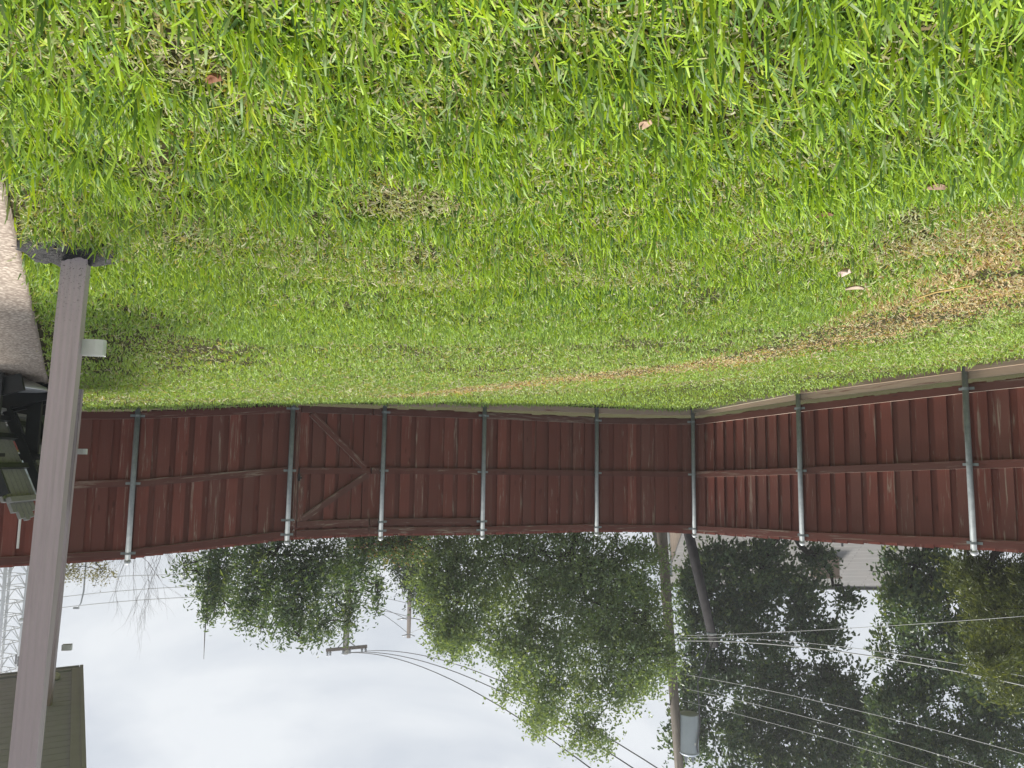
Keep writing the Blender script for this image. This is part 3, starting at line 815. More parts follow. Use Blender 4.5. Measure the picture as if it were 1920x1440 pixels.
tree('dark_tree', 'tall dark leafy tree with visible limbs behind the wires and transformer pole', 22.5,
     [(1330, 1065, 52, 50), (1425, 1060, 75, 52), (1535, 1045, 30, 22), (1385, 1140, 62, 55), (1480, 1115, 75, 50), (1585, 1122, 22, 18), (1320, 1185, 48, 55), (1425, 1205, 62, 50), (1530, 1185, 52, 42),
      (1350, 1275, 58, 52), (1455, 1285, 75, 50), (1560, 1280, 62, 40), (1330, 1365, 58, 58), (1425, 1375, 78, 58), (1530, 1365, 78, 55), (1620, 1350, 48, 55), (1275, 1385, 26, 60), (1450, 1465, 130, 55), (1300, 1110, 28, 50), (1590, 1440, 80, 50), (1290, 1270, 24, 50)],
     1470, 3.0, 62000, (.15, .085), DARKG, up=.2, twig=.5, per=12, trunk_r=.20, shell=.3, droop=.25)
tree('broadleaf_tree', 'dark broad leafed tree rising beside the shingled roof, behind the willow leafed one', 18.5,
     [(1725, 1060, 75, 50), (1695, 1130, 50, 58), (1780, 1130, 85, 70), (1690, 1215, 52, 55), (1790, 1225, 95, 70), (1760, 1315, 100, 60), (1890, 1370, 80, 75), (1690, 1335, 52, 58), (1790, 1420, 120, 60), (1680, 1425, 60, 52), (1950, 1250, 80, 90), (1760, 1500, 150, 60)],
     1790, 2.4, 52000, (.115, .07), [(.046, .088, .048), (.066, .118, .058), (.10, .16, .065), (.22, .28, .09)], up=.1, twig=.42, per=12, trunk_r=.18, shell=.35, droop=.3)
tree('willow_leaf_tree', 'olive green narrow leafed tree over the side fence at the picture edge', 12.6,
     [(1840, 1085, 62, 50), (1900, 1100, 70, 70), (1870, 1170, 62, 62), (1930, 1190, 70, 80), (1900, 1270, 62, 52), (1850, 1240, 36, 40), (1985, 1120, 70, 80)],
     1930, 2.0, 30000, (.105, .022), [(.06, .085, .03), (.085, .115, .035), (.12, .155, .045), (.19, .22, .06)], up=.1, twig=.40, per=15, trunk_r=.12, shell=.3, droop=.3)
tree('distant_shrub', 'thin yellowish bush top just over the fence beside the downspout', 26,
     [(150, 1062, 40, 22), (190, 1066, 28, 26), (130, 1070, 16, 20)], 160, 1.6, 1500, (.11, .04), [(.12, .12, .05), (.20, .19, .09)], up=.5, twig=.5, per=10, trunk_r=.06)
# bare tree and a bare shoot
def bare_tree(name, label, base, height, spread, seed, depth_n=5, r0=.06, stem=.45):
    rr = random.Random(seed); root = empty(name, base, label, 'tree'); mb = MB()
    def grow(p, d, L_, r, k):
        pts = [p]; q = p.copy(); dd = d.copy()
        for _ in range(3):
            dd = (dd + Vector((rr.gauss(0, .10), rr.gauss(0, .10), rr.gauss(.03, .08)))).normalized(); q = q + dd * (L_ / 3); pts.append(q.copy())
        mb.tube(pts, list(np.linspace(r, r * .62, 4)), 5 if k < 2 else 4)
        if k >= depth_n: return
        for _ in range(3 if k else 6):
            nd_ = (dd + Vector((rr.gauss(0, spread), rr.gauss(0, spread), rr.gauss(.1, .2)))).normalized()
            st = pts[rr.choice((1, 2, 3, 3))]
            grow(st, nd_, L_ * rr.uniform(.55, .85), r * .58, k + 1)
    b = Vector(base); grow(b, Vector((0, 0, 1)), height * stem, r0, 0)
    mb.build('branches', M['bark_grey'], root, True); return root
bp = at(255, 1000, 34); bp[2] = g1(bp[0], bp[1]) - .05
bare_tree('bare_tree', 'leafless pale branching tree far behind the fence near the downspout', bp, 4.75, .30, 5, 5, .032, .66)

# ------------------------------------------------------------------ poles, wires
def sag_line(p0, p1, sag, n=16):
    p0 = np.array(p0); p1 = np.array(p1)
    return [Vector(p0 + (p1 - p0) * (i / n) - np.array([0, 0, 1]) * sag * 4 * (i / n) * (1 - i / n)) for i in range(n + 1)]
def wire(label, p0, p1, sag, r, mat='wire', group='overhead wires', name='overhead_wire', n=18):
    mb = MB(); mb.tube(sag_line(p0, p1, sag, n), r, 5, True)
    return tag(mb.build(name, M[mat], None, True), label, 'wire', group)
# transformer pole
PD_ = 19.0
pa = at(1240, 985, PD_); pt = at(1278, 1500, PD_ - .2)
dirp = (pt - pa) / np.linalg.norm(pt - pa); k = (pa[2] - g1(pa[0], pa[1]) + .3) / dirp[2]; pbse = pa - dirp * k
ptop = pa + dirp * (9.6 - pa[2]) / dirp[2]
up_ = empty('utility_pole', pbse, 'weathered wooden utility pole with a grey conduit, carrying the transformer', 'utility pole')
mb = MB(); mb.tube([Vector(pbse), Vector(pa), Vector((pa + ptop) / 2), Vector(ptop)], [.15, .137, .125, .11], 14); mb.build('pole', M['pole_wood'], up_, True)
co = _R * -.165
mb = MB(); mb.tube([Vector(pbse + co), Vector(pa + co * .9 + dirp * 1.3)], .045, 10); mb.build('conduit', M['conduit'], up_, True)
xa = Vector(ptop - dirp * .35); mb = MB(); mb.beam(xa + Vector((-1.1, -.16, .05)), xa + Vector((1.1, -.16, -.05)), .10, .11, (0, 0, 1)); mb.build('crossarm', M['pole_wood'], up_)
for s in (-1.0, -.35, .95):
    mb = MB(); mb.lathe(xa + Vector((s, -.16, .05)), [(.02, 0), (.045, .02), (.045, .05), (.03, .07), (.045, .09), (.03, .13)], 10); mb.build('insulator', M['porcelain'], up_, True)
mb = MB(); mb.tube([Vector(at(1255, 1322, PD_ - .15)), Vector(at(1252, 1320, PD_ - .3))], .03, 8); mb.build('bolt', M['cap'], up_)
# transformer can
tcx = at(1292, 1376, PD_ - .18)
tr = empty('transformer', tcx, 'pale grey cylindrical transformer hung on the wooden utility pole', 'transformer')
mb = MB(); mb.lathe(Vector(tcx), [(.235, -.50), (.243, -.49), (.243, .40), (.25, .41)], 28); mb.build('tank', M['transformer'], tr, True)
mb = MB(); mb.lathe(Vector(tcx), [(.262, .41), (.265, .425), (.262, .44), (.20, .49), (.08, .51)], 28); mb.build('lid', M['transformer'], tr, True)
for s in (-.08, .10):
    mb = MB(); mb.lathe(Vector(tcx) + Vector((s, -.04, .47)), [(.035, 0), (.055, .03), (.03, .05), (.055, .08), (.03, .10), (.05, .13), (.025, .17), (.02, .22)], 12); mb.build('bushing', M['porcelain'], tr, True)
for zz in (-.05, .28):
    mb = MB(); mb.box(Vector(tcx) + Vector((.27, .02, zz)), (.08, .06, .07)); mb.build('hanger', M['galv'], tr)
mb = MB(); mb.box(Vector(tcx) + Vector((-.10, -.222, .17)), (.075, .012, .06)); mb.build('rating_plate', M['white_plastic'], tr)
mb = MB(); pth = [Vector(tcx) + Vector((-.17, -.19, .38)), Vector(tcx) + Vector((-.14, -.26, .15)), Vector(tcx) + Vector((-.24, -.16, -.3)), Vector(tcx) + Vector((-.22, -.05, -1.3)), Vector(at(1338, 1200, PD_ - .1))]
mb.tube(pth, .02, 6); mb.build('lead_cable', M['wire_dark'], tr, True)
# leaning dark pole
la = at(1288, 985, PD_ + .4); lt = at(1340, 1212, PD_ + .3); dl = (lt - la) / np.linalg.norm(lt - la); kk = (la[2] - g1(la[0], la[1]) + .3) / dl[2]
lb = la - dl * kk
lp = empty('leaning_pole', lb, 'short black leaning timber pole next to the transformer pole', 'utility pole')
mb = MB(); mb.tube([Vector(lb), Vector(la), Vector(lt)], [.15, .135, .115], 12); mb.build('pole', M['pole_black'], lp, True)
mb = MB(); mb.lathe(Vector(lt) - Vector(dl) * .35, [(.128, -.03), (.134, -.02), (.134, .02), (.128, .03)], 12); mb.build('clamp_band', M['galv'], lp)
# service wires running left over the side fence
WR = [((1262, 1192, 18.9), (1960, 1152, 11.0), -.05, .0055, 'topmost faint one'), ((1262, 1196, 18.9), (1990, 1282, 11.5), .22, .006, 'b'), ((1262, 1202, 18.9), (2010, 1306, 11.5), .25, .011, 'c'),
      ((1268, 1262, 18.9), (2020, 1442, 12.0), .12, .0065, 'd'), ((1270, 1288, 18.9), (2020, 1496, 12.0), .12, .0065, 'e'), ((1272, 1312, 18.9), (2020, 1530, 12.5), .10, .0055, 'f')]
WL = ['thin service wire that dips lowest, crossing in front of the dark trees', 'thin service wire next below the thick bundled cable in the picture', 'thickest pale service cable crossing the dark trees from the pole',
      'first of three parallel wires at the transformer, nearest the thick cable', 'middle of the three parallel wires leaving beside the transformer', 'highest of the three parallel wires leaving beside the transformer']
for (a, b, sg, r, _), lb_ in zip(WR, WL): wire(lb_, at(*a), at(*b), sg, r)
# the far pole with crossarm
FD = 42.0
fa = at(648, 1226, FD); fz = g1(fa[0], fa[1])
fp = empty('utility_pole', (fa[0], fa[1], fz - .1), 'far utility pole with a wide crossarm rising out of the dark glossy tree', 'utility pole')
mb = MB(); mb.tube([Vector((fa[0], fa[1], fz - .1)), Vector(fa)], [.24, .17], 10); mb.build('pole', M['pole_wood'], fp, True)
xl = at(688, 1212, FD - .3); xr = at(612, 1219, FD - .2)
mb = MB(); mb.beam(Vector(xl), Vector(xr), .17, .16, (0, 0, 1)); mb.build('crossarm', M['pole_wood'], fp)
for t in (.28, .72):
    e = xl + (xr - xl) * t; mb = MB(); mb.tube([Vector(e + np.array([0, -.05, -.08])), Vector(fa - np.array([0, .15, .85]))], .03, 5); mb.build('arm_brace', M['galv'], fp)
for t in (.03, .12, .42, .58, .9, .97):
    e = xl + (xr - xl) * t; mb = MB(); mb.lathe(Vector(e) + Vector((0, 0, .08)), [(.03, 0), (.07, .05), (.07, .12), (.04, .16), (.07, .2), (.03, .26)], 8); mb.build('insulator', M['porcelain'], fp, True)
ends = [(-1.0, 0), (-.35, 0), (.95, 0)]
FL = ['upper of the three sagging lines from the far crossarm toward the transformer pole', 'middle of the three sagging lines from the far crossarm toward the transformer pole', 'outer of the three sagging lines from the far crossarm toward the transformer pole']
for (t, s, lb_) in ((.02, -1.0, FL[0]), (.45, -.35, FL[1]), (.62, .95, FL[2])):
    e = xl + (xr - xl) * t; wire(lb_, e + np.array([0, 0, .25]), np.array(xa) + np.array([s, -.16, .18]), 1.15, .020, 'wire_dark', 'lines to the crossarm')
# second far pole
SD = 58.0
sa = at(766, 1196, SD); sz = g1(sa[0], sa[1])
sp = empty('utility_pole', (sa[0], sa[1], sz - .1), 'smallest far utility pole beside the edge of the pale green tree', 'utility pole')
mb = MB(); mb.tube([Vector((sa[0], sa[1], sz - .1)), Vector(sa)], [.24, .15], 8); mb.build('pole', M['pole_wood'], sp, True)
for dz, ln in ((-.1, .5), (-1.35, .9)):
    for s in (-1, 1):
        mb = MB(); mb.tube([Vector(sa) + Vector((0, -.1, dz - .2)), Vector(sa) + Vector((s * ln, -.1, dz - .05))], .05, 6); mb.build('insulator', M['porcelain'], sp, True)
for i, (dz, tx, ty, td, sg) in enumerate(((-.3, 560, 1115, 66, 1.2), (-1.3, 560, 1128, 66, .9), (-1.6, 560, 1150, 64, .6), (-2.6, 600, 1122, 80, .5))):
    wire(('highest', 'second highest', 'third highest', 'lowest')[i] + ' of the faint far lines from the small pole toward the glossy tree', sa + np.array([0, 0, dz]), at(tx, ty, td), sg, .022, 'wire_dark', 'faint far lines')
for i, (dz, tx, ty) in enumerate(((-.3, 980, 1165), (-1.4, 980, 1140), (-2.4, 980, 1200))):
    wire(('highest', 'middle', 'lowest')[i] + ' of the faint lines from the small pole into the pale green tree', sa + np.array([0, 0, dz]), at(tx, ty, 44), .6, .018, 'wire', 'faint far lines behind the tree')
for i, (y0, y1) in enumerate(((1155, 1118), (1135, 1098), (1098, 1078))):
    wire(('highest', 'middle', 'lowest')[i] + ' of the distant power lines between the lattice tower and the bare tree', at(-10, y0 + 2, 75), at(420, y1, 75), .4, .035, 'wire', 'distant power lines')
# street lamp
ST = 60.0
s0 = at(157, 1108, ST); s1 = at(147, 1140, ST)
sl = empty('street_lamp', (s0[0], s0[1], g1(s0[0], s0[1]) - .1), 'tiny far street lamp with curved arm between downspout and bare tree', 'street lamp')
mb = MB(); mb.tube([Vector((s0[0], s0[1], g1(s0[0], s0[1]) - .1)), Vector(s0), Vector(at(152, 1130, ST)), Vector(s1)], [.09, .07, .055, .05], 6); mb.build('post', M['galv'], sl, True)
mb = MB(); mb.box(Vector(at(143, 1140, ST)), (.42, .2, .12)); mb.build('lamp_head', M['galv'], sl)
# bare shoot of the glossy tree's neighbour
b0 = at(388, 1140, 14.2); b1 = at(382, 1236, 14.2); bb = np.array([b0[0], b0[1], g1(b0[0], b0[1]) - .05])
bs = empty('bare_shoot', bb, 'single bare stem standing up above the dark glossy tree', 'plant')
mb = MB(); mb.tube([Vector(bb), Vector(b0), Vector((b0 + b1) / 2 + np.array([.01, 0, 0])), Vector(b1)], [.02, .014, .010, .004], 5); mb.build('stem', M['bark_grey'], bs, True)

# ------------------------------------------------------------------ lattice tower
TD = 72.0
tm = at(12, 1100, TD); tz = g1(tm[0], tm[1])
tw_ = empty('lattice_tower', (tm[0], tm[1], tz - .1), 'tall pale steel lattice tower behind the fence at the downspout', 'tower')
HT = 27.0; WB, WTOP = 1.75, 1.15; rot = math.radians(18)
def tc_(i, z):
    w_ = WB + (WTOP - WB) * z / HT; a = rot + math.pi / 4 + i * math.pi / 2
    return Vector((tm[0] + w_ * 1.414 * math.cos(a) * .8, tm[1] + w_ * 1.414 * math.sin(a) * .8, tz + z))
for i in range(4):
    mb = MB(); mb.tube([tc_(i, -.1), tc_(i, HT)], .16 if i in (2, 3) else .13, 8); mb.build('leg', M['tower'], tw_, True)
z = .8
while z < HT - 1:
    mb = MB(); h_ = 1.28
    for i in range(4):
        j = (i + 1) % 4
        mb.tube([tc_(i, z), tc_(j, z)], .05, 4); mid_ = (tc_(i, z) + tc_(j, z)) / 2
        mb.tube([mid_, tc_(i, z + h_)], .045, 4); mb.tube([mid_, tc_(j, z + h_)], .045, 4)
    mb.build('bracing', M['tower'], tw_); z += h_
mb = MB()
for o_ in (.0, .12): mb.tube([tc_(3, .3) + Vector((-.55 + o_, -.25, 0)), tc_(3, HT) + Vector((-.35 + o_, -.2, 0))], .055, 5)
mb.build('cable_run', M['tower_red'], tw_)
for (px_, py_) in ((42, 1163), ):
    p = Vector(at(px_, py_, TD - 1.6)); mb = MB(); mb.lathe(p, [(.05, -.2), (.24, -.18), (.3, 0), (.24, .18), (.05, .2)], 12); mb.build('dish', M['tower'], tw_, True)
for k in range(5):
    p = Vector(at(30 + k * 4, 1236 + (k % 2) * 4, TD - 1.2)); mb = MB(); mb.box(p, (.12, .12, .9)); mb.build('antenna', M['wire_dark'], tw_)

# ------------------------------------------------------------------ neighbour house
HDp = 29.0
def house():
    ll = at(1780, 1000, HDp); rr_ = at(1290, 1000, HDp)
    xL, xR = ll[0], rr_[0]; y0 = ll[1]; g = -.15
    ez, rz_ = 2.7, 6.05; dy = 4.6
    root = empty('neighbour_house', ((xL + xR) / 2, y0 + dy, g), 'neighbouring house with pale grey shingled roof seen through the dark tree', 'house')
    mb = MB(); mb.box(((xL + xR) / 2, y0 + dy, (g + ez) / 2), (xR - xL - .8, 2 * dy - .9, ez - g)); mb.build('wall', M['brick'], root)
    # roof slopes as slabs with their own local frames for the shingle courses
    for s in (-1, 1):
        sl_ = math.atan2(rz_ - ez, dy); Ls = math.hypot(dy, rz_ - ez)
        me = MB(); me.box((0, 0, 0), (xR - xL, Ls + .1, .12))
        o = me.build('roof_slope', M['shingle'], root, local=True)
        o.location = Vector(((xL + xR) / 2, y0 + dy + s * dy / 2, (ez + rz_) / 2)) - root.location
        o.rotation_euler = (-s * sl_, 0, 0)
    mb = MB(); mb.beam((xL, y0 + dy, rz_ + .07), (xR, y0 + dy, rz_ + .07), .35, .06, (0, 0, 1)); mb.build('ridge_cap', M['shingle'], root)
    for xx in (xL + .42, xR - .42):
        mb = MB(); mb.add([(xx, y0 + .5, ez), (xx, y0 + 2 * dy - .5, ez), (xx, y0 + dy, rz_ - .15), (xx + .1, y0 + .5, ez), (xx + .1, y0 + 2 * dy - .5, ez), (xx + .1, y0 + dy, rz_ - .15)], [(0, 1, 2), (5, 4, 3), (0, 3, 4, 1), (1, 4, 5, 2), (2, 5, 3, 0)]); mb.build('gable', M['brick'], root)
    p = at(1548, 1085, 31.3); zroof = ez + (p[1] - y0) * (rz_ - ez) / dy
    mb = MB(); mb.box((p[0], p[1], zroof + .3), (.9, .7, .8)); ch = mb.build('chimney', M['vent_tan'], root)
    mb = MB(); mb.box((p[0], p[1], zroof + .74), (1.05, .85, .08)); mb.build('chimney_cap', M['vent_tan'], ch)
    mb = MB(); p = at(1580, 1045, 29.9); zz = ez + (p[1] - y0) * (rz_ - ez) / dy
    mb.tube([(p[0], p[1], zz - .1), (p[0], p[1], zz + .45)], .05, 8); mb.build('vent_pipe', M['wire_dark'], root)
house()

# ------------------------------------------------------------------ fallen leaves and a straw
def fallen_leaf(px, py, size, col, label, yaw, curl=.5):
    p = on_ground(px, py); mb = []; n = 7; m_ = 5
    for i in range(n):
        u = i / (n - 1); wd = math.sin(math.pi * min(1, u * .9 + .06)) ** .8 * .36
        for j in range(m_):
            v = (j / (m_ - 1) - .5) * 2
            x = (u - .5) * size; y = v * wd * size; z = curl * size * (v * v * .35 + (u - .5) ** 2 * .9)
            mb.append((p[0] + x * math.cos(yaw) - y * math.sin(yaw), p[1] + x * math.sin(yaw) + y * math.cos(yaw), p[2] + .045 + z))
    q = [(i * m_ + j, (i + 1) * m_ + j, (i + 1) * m_ + j + 1, i * m_ + j + 1) for i in range(n - 1) for j in range(m_ - 1)]
    o = np_mesh('fallen_leaf', np.array(mb), np.array(q), M['dry_leaf'], np.tile(np.array(col), (len(mb), 1)) * RNG.uniform(.8, 1.2, (len(mb), 1)))
    md_ = o.modifiers.new('thickness', 'SOLIDIFY'); md_.thickness = .0012
    tag(o, label, 'leaf', 'fallen leaves on the lawn')
fallen_leaf(404, 100, .035, (.24, .11, .06), 'reddish brown curled leaf in the near grass above the downspout side', .4, .9)
fallen_leaf(1210, 192, .040, (.42, .30, .21), 'pale pinkish leaf lying in the near grass', 1.2, .6)
fallen_leaf(1752, 316, .060, (.27, .18, .13), 'brown lobed leaf lying in the short grass on the side fence side', .1, .5)
fallen_leaf(1545, 370, .055, (.17, .095, .055), 'dark brown leaf at the end of the long grass', .5, .6)
fallen_leaf(1583, 484, .070, (.52, .42, .37), 'pale pink leaf standing on edge on the smooth short grass', 1.5, .7)
fallen_leaf(1602, 518, .08, (.45, .36, .28), 'pale tan leaf lying flat just past the pink one', .3, .4)
p = on_ground(1720, 545); p_ = on_ground(1825, 518)
mb = MB(); mid_ = (p + p_) / 2 + np.array([.01, .06, .03]); mb.tube([Vector(p) + Vector((0, 0, .04)), Vector(mid_), Vector(p_) + Vector((0, 0, .045))], [.005, .006, .004], 5)
tag(mb.build('dry_stalk', simple('straw', (.42, .30, .10), .8, 0, .1, 20, 0)), 'long yellow dry stalk lying on the patchy grass', 'twig')

# ------------------------------------------------------------------ lawn
def inside_lawn(x, y, m_=0.0):
    ok = np.ones(len(x), bool)
    chain_ = [P_RIGHT[0]] + PB + P_LEFT
    for a, b in zip(chain_[:-1], chain_[1:]):
        n = fence_normal(a, b); ok_ = (x - a[0]) * n.x + (y - a[1]) * n.y > .02
        ok &= ok_
    b_ = (x - D0[0]) * PD[0] + (y - D0[1]) * PD[1]
    a_ = (x - D0[0]) * HD[0] + (y - D0[1]) * HD[1]
    ok &= (b_ < EDGE - .005 + (RNG.random(len(x)) - .7) * .05) | (a_ > 9.4)
    # worn out under the splash block
    c_, s_ = math.cos(-yaw0), math.sin(-yaw0)
    dx, dy = x - cx, y - cy; lx = (c_ * dx - s_ * dy) / .185; ly = (s_ * dx + c_ * dy) / .125
    ok &= (lx * lx + np.where(ly < 0, ly * .75, ly) ** 2 > .82 + RNG.normal(size=len(x)) * .34)
    return ok
band_px = [(1990, 440, .62), (1890, 505, .62), (1740, 590, .56), (1580, 636, .50), (1430, 664, .46), (1280, 688, .42), (1120, 704, .38), (960, 722, .34), (840, 733, .30), (740, 742, .22)]
BAND = [(on_ground(a, b), w_) for a, b, w_ in band_px]
def band(x, y):
    best = np.full(len(x), 0.0)
    wob = (fnoise(x * 1.6, y * 1.6, 4) - .5) * .5
    for (p0, w0), (p1, w1) in zip(BAND[:-1], BAND[1:]):
        d = p1[:2] - p0[:2]; L2 = (d ** 2).sum(); t = np.clip(((x - p0[0]) * d[0] + (y - p0[1]) * d[1]) / L2, 0, 1)
        dist = np.hypot(x - p0[0] - t * d[0], y - p0[1] - t * d[1]) + wob * .5; w_ = w0 + (w1 - w0) * t
        best = np.maximum(best, np.clip(1.25 - dist / w_, 0, 1))
    return best
def sample(n, dmin, dmax):
    d = np.sqrt(RNG.uniform(dmin ** 2, dmax ** 2, n)); a = RNG.uniform(-.82, .82, n)
    x = d * np.sin(a); y = d * np.cos(a)
    k_ = inside_lawn(x, y); return x[k_], y[k_], d[k_]
GCOL = np.array([(.315, .47, .022), (.195, .345, .026), (.065, .155, .038), (.47, .53, .05), (.30, .39, .19)])   # fresh, mid, deep, yellow, pale blue-green
STRAW = np.array([(.50, .45, .20), (.56, .52, .30), (.42, .33, .16)])
DEAD = np.array([(.50, .38, .20), (.38, .245, .13), (.58, .47, .26), (.24, .15, .08)])
def pick(tab, w_):
    c_ = np.cumsum(w_, 1); r = RNG.random((len(w_), 1)) * c_[:, -1:]; return tab[(r > c_).sum(1).clip(0, len(tab) - 1)]
def blades(n, dmin, dmax, segs, lenf, wid, tone=1.0):
    x, y, d = sample(n, dmin, dmax)
    k_ = (fnoise(x * 7, y * 7, 2) + fnoise(x * 2.3, y * 2.3, 3) + RNG.uniform(-.35, .35, len(x)) > .86) | (d > 7)
    x, y, d = x[k_], y[k_], d[k_]; n = len(x); z = ground(x, y)
    lush = fnoise(x * 1.1 + 7, y * 1.1, 0)                     # long lush clumps against short thin ones
    tuft = fnoise(x * 7, y * 7, 2)
    dry = np.clip((fnoise(x * 1.9, y * 1.9 + 5, 5) - .53) * 4, 0, 1) * .6 * np.clip(1.5 - d / 3.6, .08, 1)
    bd = band(x, y); far = np.clip((d - 3.2) / 2.5, 0, 1)
    side = np.clip((-x - .6) / 1.5, 0, 1) * (d > 2.0)
    near_fence = np.zeros(n)
    for a_, b_ in zip(([P_RIGHT[0]] + PB + P_LEFT)[:-1], ([P_RIGHT[0]] + PB + P_LEFT)[1:]):
        fn = fence_normal(a_, b_); near_fence = np.maximum(near_fence, np.abs((x - a_[0]) * fn.x + (y - a_[1]) * fn.y) < .13 * RNG.uniform(.3, 1.2, n))
    length = lenf * (.15 + 1.45 * lush + .35 * tuft) * (1 + .7 * near_fence) * RNG.uniform(.55, 1.25, n)
    length *= (1 - .42 * far) * (1 - .5 * bd) * (1 - .25 * dry)
    edge_long = RNG.random(n) < .012 * (d < 3); length = np.where(edge_long, length * 1.7, length)
    width = wid * RNG.uniform(.65, 1.25, n) * np.maximum(1, d / 3.0) ** .75
    ang = (fnoise(x * .8, y * .8, 6) - .5) * 5 + RNG.normal(size=n) * 1.5 + math.pi / 2
    lean = np.clip(RNG.normal(.82, .46, n), .02, 1.42) + .35 * dry + .4 * bd
    lean = np.minimum(lean, 1.42)
    dirx, diry = np.cos(ang), np.sin(ang)
    tw = ang + math.pi / 2 + RNG.normal(size=n) * .7
    sx, sy = np.cos(tw), np.sin(tw)
    u = RNG.random(n); straw = u < (.035 + .36 * dry + .03 * far); length = np.where(straw, length * .6, length)
    rows = segs + 1; V_ = np.zeros((n, rows * 2, 3), np.float32)
    px_, py_, pz_ = x.copy(), y.copy(), z - .012
    a = lean * .45; wprof = {3: [.75, 1., .9, .38], 2: [.85, 1., .40]}[segs]
    for r in range(rows):
        ww = width * wprof[r] * .5
        V_[:, r * 2] = np.stack([px_ - sx * ww, py_ - sy * ww, pz_], 1); V_[:, r * 2 + 1] = np.stack([px_ + sx * ww, py_ + sy * ww, pz_], 1)
        st = length / segs; px_ = px_ + dirx * np.sin(a) * st; py_ = py_ + diry * np.sin(a) * st; pz_ = pz_ + np.cos(a) * st
        a = np.minimum(a + lean * 1.1 / segs, 1.75)
    V_[:, :, 2] = np.maximum(V_[:, :, 2], (z - .012)[:, None])
    hue = fnoise(x * .9 + 3, y * .9, 1); hue2 = fnoise(x * .35, y * .35, 6)
    w0 = np.stack([1.1 + 1.4 * hue, np.full(n, 1.1), .5 + .9 * (1 - hue), np.full(n, .12) + .12 * dry, .35 + .3 * far], 1)
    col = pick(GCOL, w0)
    # smoother bluish green sward half way out
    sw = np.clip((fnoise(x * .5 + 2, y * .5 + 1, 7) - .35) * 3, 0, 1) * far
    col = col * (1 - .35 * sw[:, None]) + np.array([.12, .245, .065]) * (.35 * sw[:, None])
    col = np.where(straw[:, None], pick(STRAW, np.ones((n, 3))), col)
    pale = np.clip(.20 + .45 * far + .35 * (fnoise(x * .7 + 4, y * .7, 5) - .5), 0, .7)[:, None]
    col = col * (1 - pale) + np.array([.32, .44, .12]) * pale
    deadm = RNG.random(n) < np.clip(bd * 1.1 * (fnoise(x * 3, y * 3, 3) * 2.2 - .35), 0, .82)
    col = np.where(deadm[:, None], pick(DEAD, np.tile([1, .7, 1, .35], (n, 1))), col)
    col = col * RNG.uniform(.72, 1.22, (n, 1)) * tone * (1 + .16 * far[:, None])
    b = np.arange(n)[:, None, None] * (rows * 2); q = np.array([[r * 2, r * 2 + 1, r * 2 + 3, r * 2 + 2] for r in range(segs)])[None]
    Q = (b + q).reshape(-1, 4)
    tip = np.linspace(.86, 1.08, rows)[None, :, None]  # roots darker, tips lighter: shade low in the sward put into the colour
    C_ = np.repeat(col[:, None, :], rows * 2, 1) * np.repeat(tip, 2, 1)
    return V_.reshape(-1, 3), Q, C_.reshape(-1, 3)
CLIP = np.array([(.36, .38, .19), (.46, .42, .25), (.30, .36, .13), (.24, .19, .10), (.50, .48, .34)])
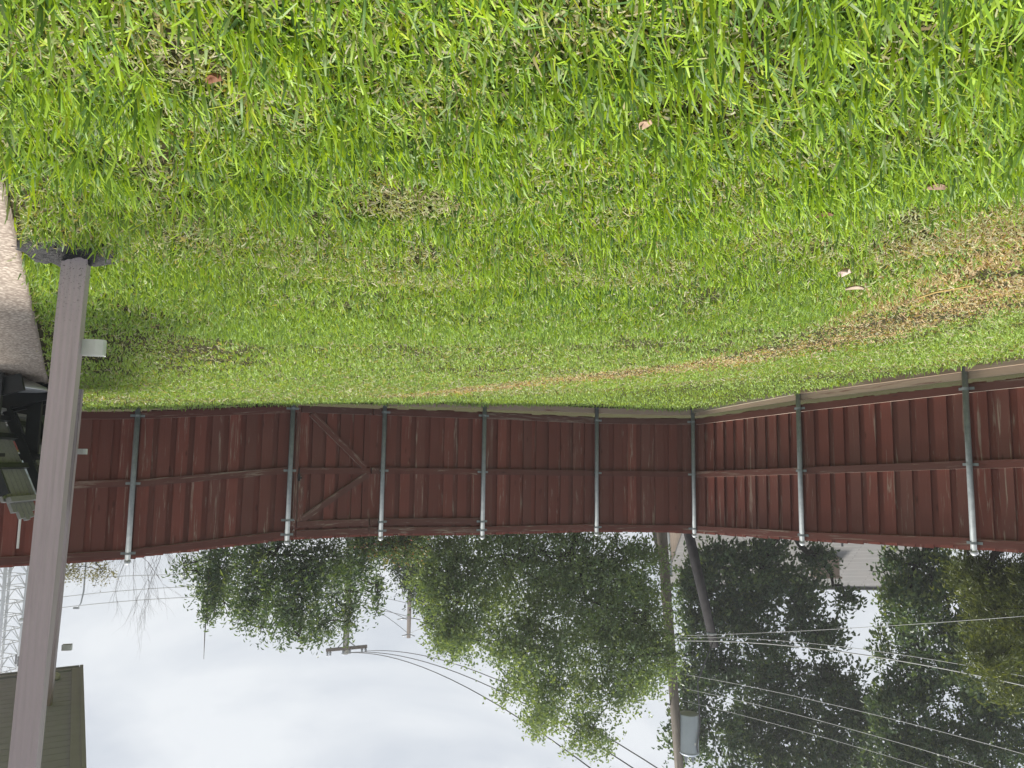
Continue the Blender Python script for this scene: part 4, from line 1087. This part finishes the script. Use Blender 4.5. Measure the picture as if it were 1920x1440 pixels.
def clippings(n, dmin, dmax, size):
    """short cut stems and thatch lying every way in the sward"""
    x, y, d = sample(n, dmin, dmax)
    thin = 1 - fnoise(x * 1.1 + 7, y * 1.1, 0); dry = np.clip((fnoise(x * 1.9, y * 1.9 + 5, 5) - .5) * 4, 0, 1); bd = band(x, y)
    k_ = RNG.random(len(x)) < .36 + (1.2 * np.clip(thin - .38, 0, 1) + .5 * dry + .5 * bd) * np.clip(1.5 - d / 5, .25, 1) - .2 * np.clip((d - 3) / 3, 0, 1)
    x, y, d, bd = x[k_], y[k_], d[k_], bd[k_]; n = len(x); z = ground(x, y) + RNG.uniform(.002, .030, n)
    L_ = size * RNG.uniform(.4, 1.3, n) * np.maximum(1, d / 3) ** .6; W_ = .0028 * RNG.uniform(.6, 1.5, n) * np.maximum(1, d / 3) ** .7
    a = RNG.uniform(0, 6.283, n); e = RNG.normal(.25, .45, n); dx, dy, dz = np.cos(a) * np.cos(e), np.sin(a) * np.cos(e), np.sin(e)
    sx, sy = -np.sin(a) * W_ * .5, np.cos(a) * W_ * .5; tz = RNG.normal(0, .4, n) * W_
    V_ = np.zeros((n, 6, 3), np.float32); bend = RNG.normal(0, .22, n) * L_
    for r, f in enumerate((0, .5, 1)):
        bx_ = x + dx * L_ * f - dy * bend * (f - f * f) * 2; by_ = y + dy * L_ * f + dx * bend * (f - f * f) * 2; bz_ = z + dz * L_ * f + .004 * (f - f * f)
        V_[:, r * 2] = np.stack([bx_ - sx, by_ - sy, bz_ - tz], 1); V_[:, r * 2 + 1] = np.stack([bx_ + sx, by_ + sy, bz_ + tz], 1)
    col = pick(CLIP, np.tile([1, .8, 1.2, .4, .3], (n, 1)))
    dm = RNG.random(n) < bd * .6; col = np.where(dm[:, None], pick(DEAD, np.ones((n, 4))), col) * RNG.uniform(.75, 1.2, (n, 1))
    Q = (np.arange(n)[:, None, None] * 6 + np.array([[0, 1, 3, 2], [2, 3, 5, 4]])[None]).reshape(-1, 4)
    return V_.reshape(-1, 3), Q, np.repeat(col, 6, 0)
parts = [blades(74000, .75, 2.6, 3, .070, .0070), blades(105000, 2.4, 5.0, 2, .060, .0068), blades(135000, 4.8, 8.6, 2, .052, .0066), blades(115000, 8.2, 14.5, 2, .062, .0066)]
parts += [clippings(105000, .75, 3.4, .026), clippings(90000, 3.2, 9.0, .022)]
V_, Q, C_ = [], [], []; b = 0
for v, q, c in parts:
    V_.append(v); Q.append(q + b); C_.append(c); b += len(v)
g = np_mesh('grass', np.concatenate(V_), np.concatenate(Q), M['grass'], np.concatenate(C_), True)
tag(g, 'bright green coarse lawn grass with dry patches', 'grass', kind='stuff')
print('grass quads', len(np.concatenate(Q)), 'posts', [tuple(round(float(v), 2) for v in p) for p in PB])

# ------------------------------------------------------------------ hazy air
mt, t, o = new_mat('thin_haze')
pv_ = nd(t, 'ShaderNodeVolumePrincipled', {'Color': (.93, .95, .97, 1), 'Density': .0018, 'Anisotropy': .3})
t.links.new(pv_.outputs[0], o.inputs['Volume'])
mb = MB(); mb.box((0, 38, 14.6), (130, 110, 33)); hz = mb.build('haze', mt)
tag(hz, kind='stuff')
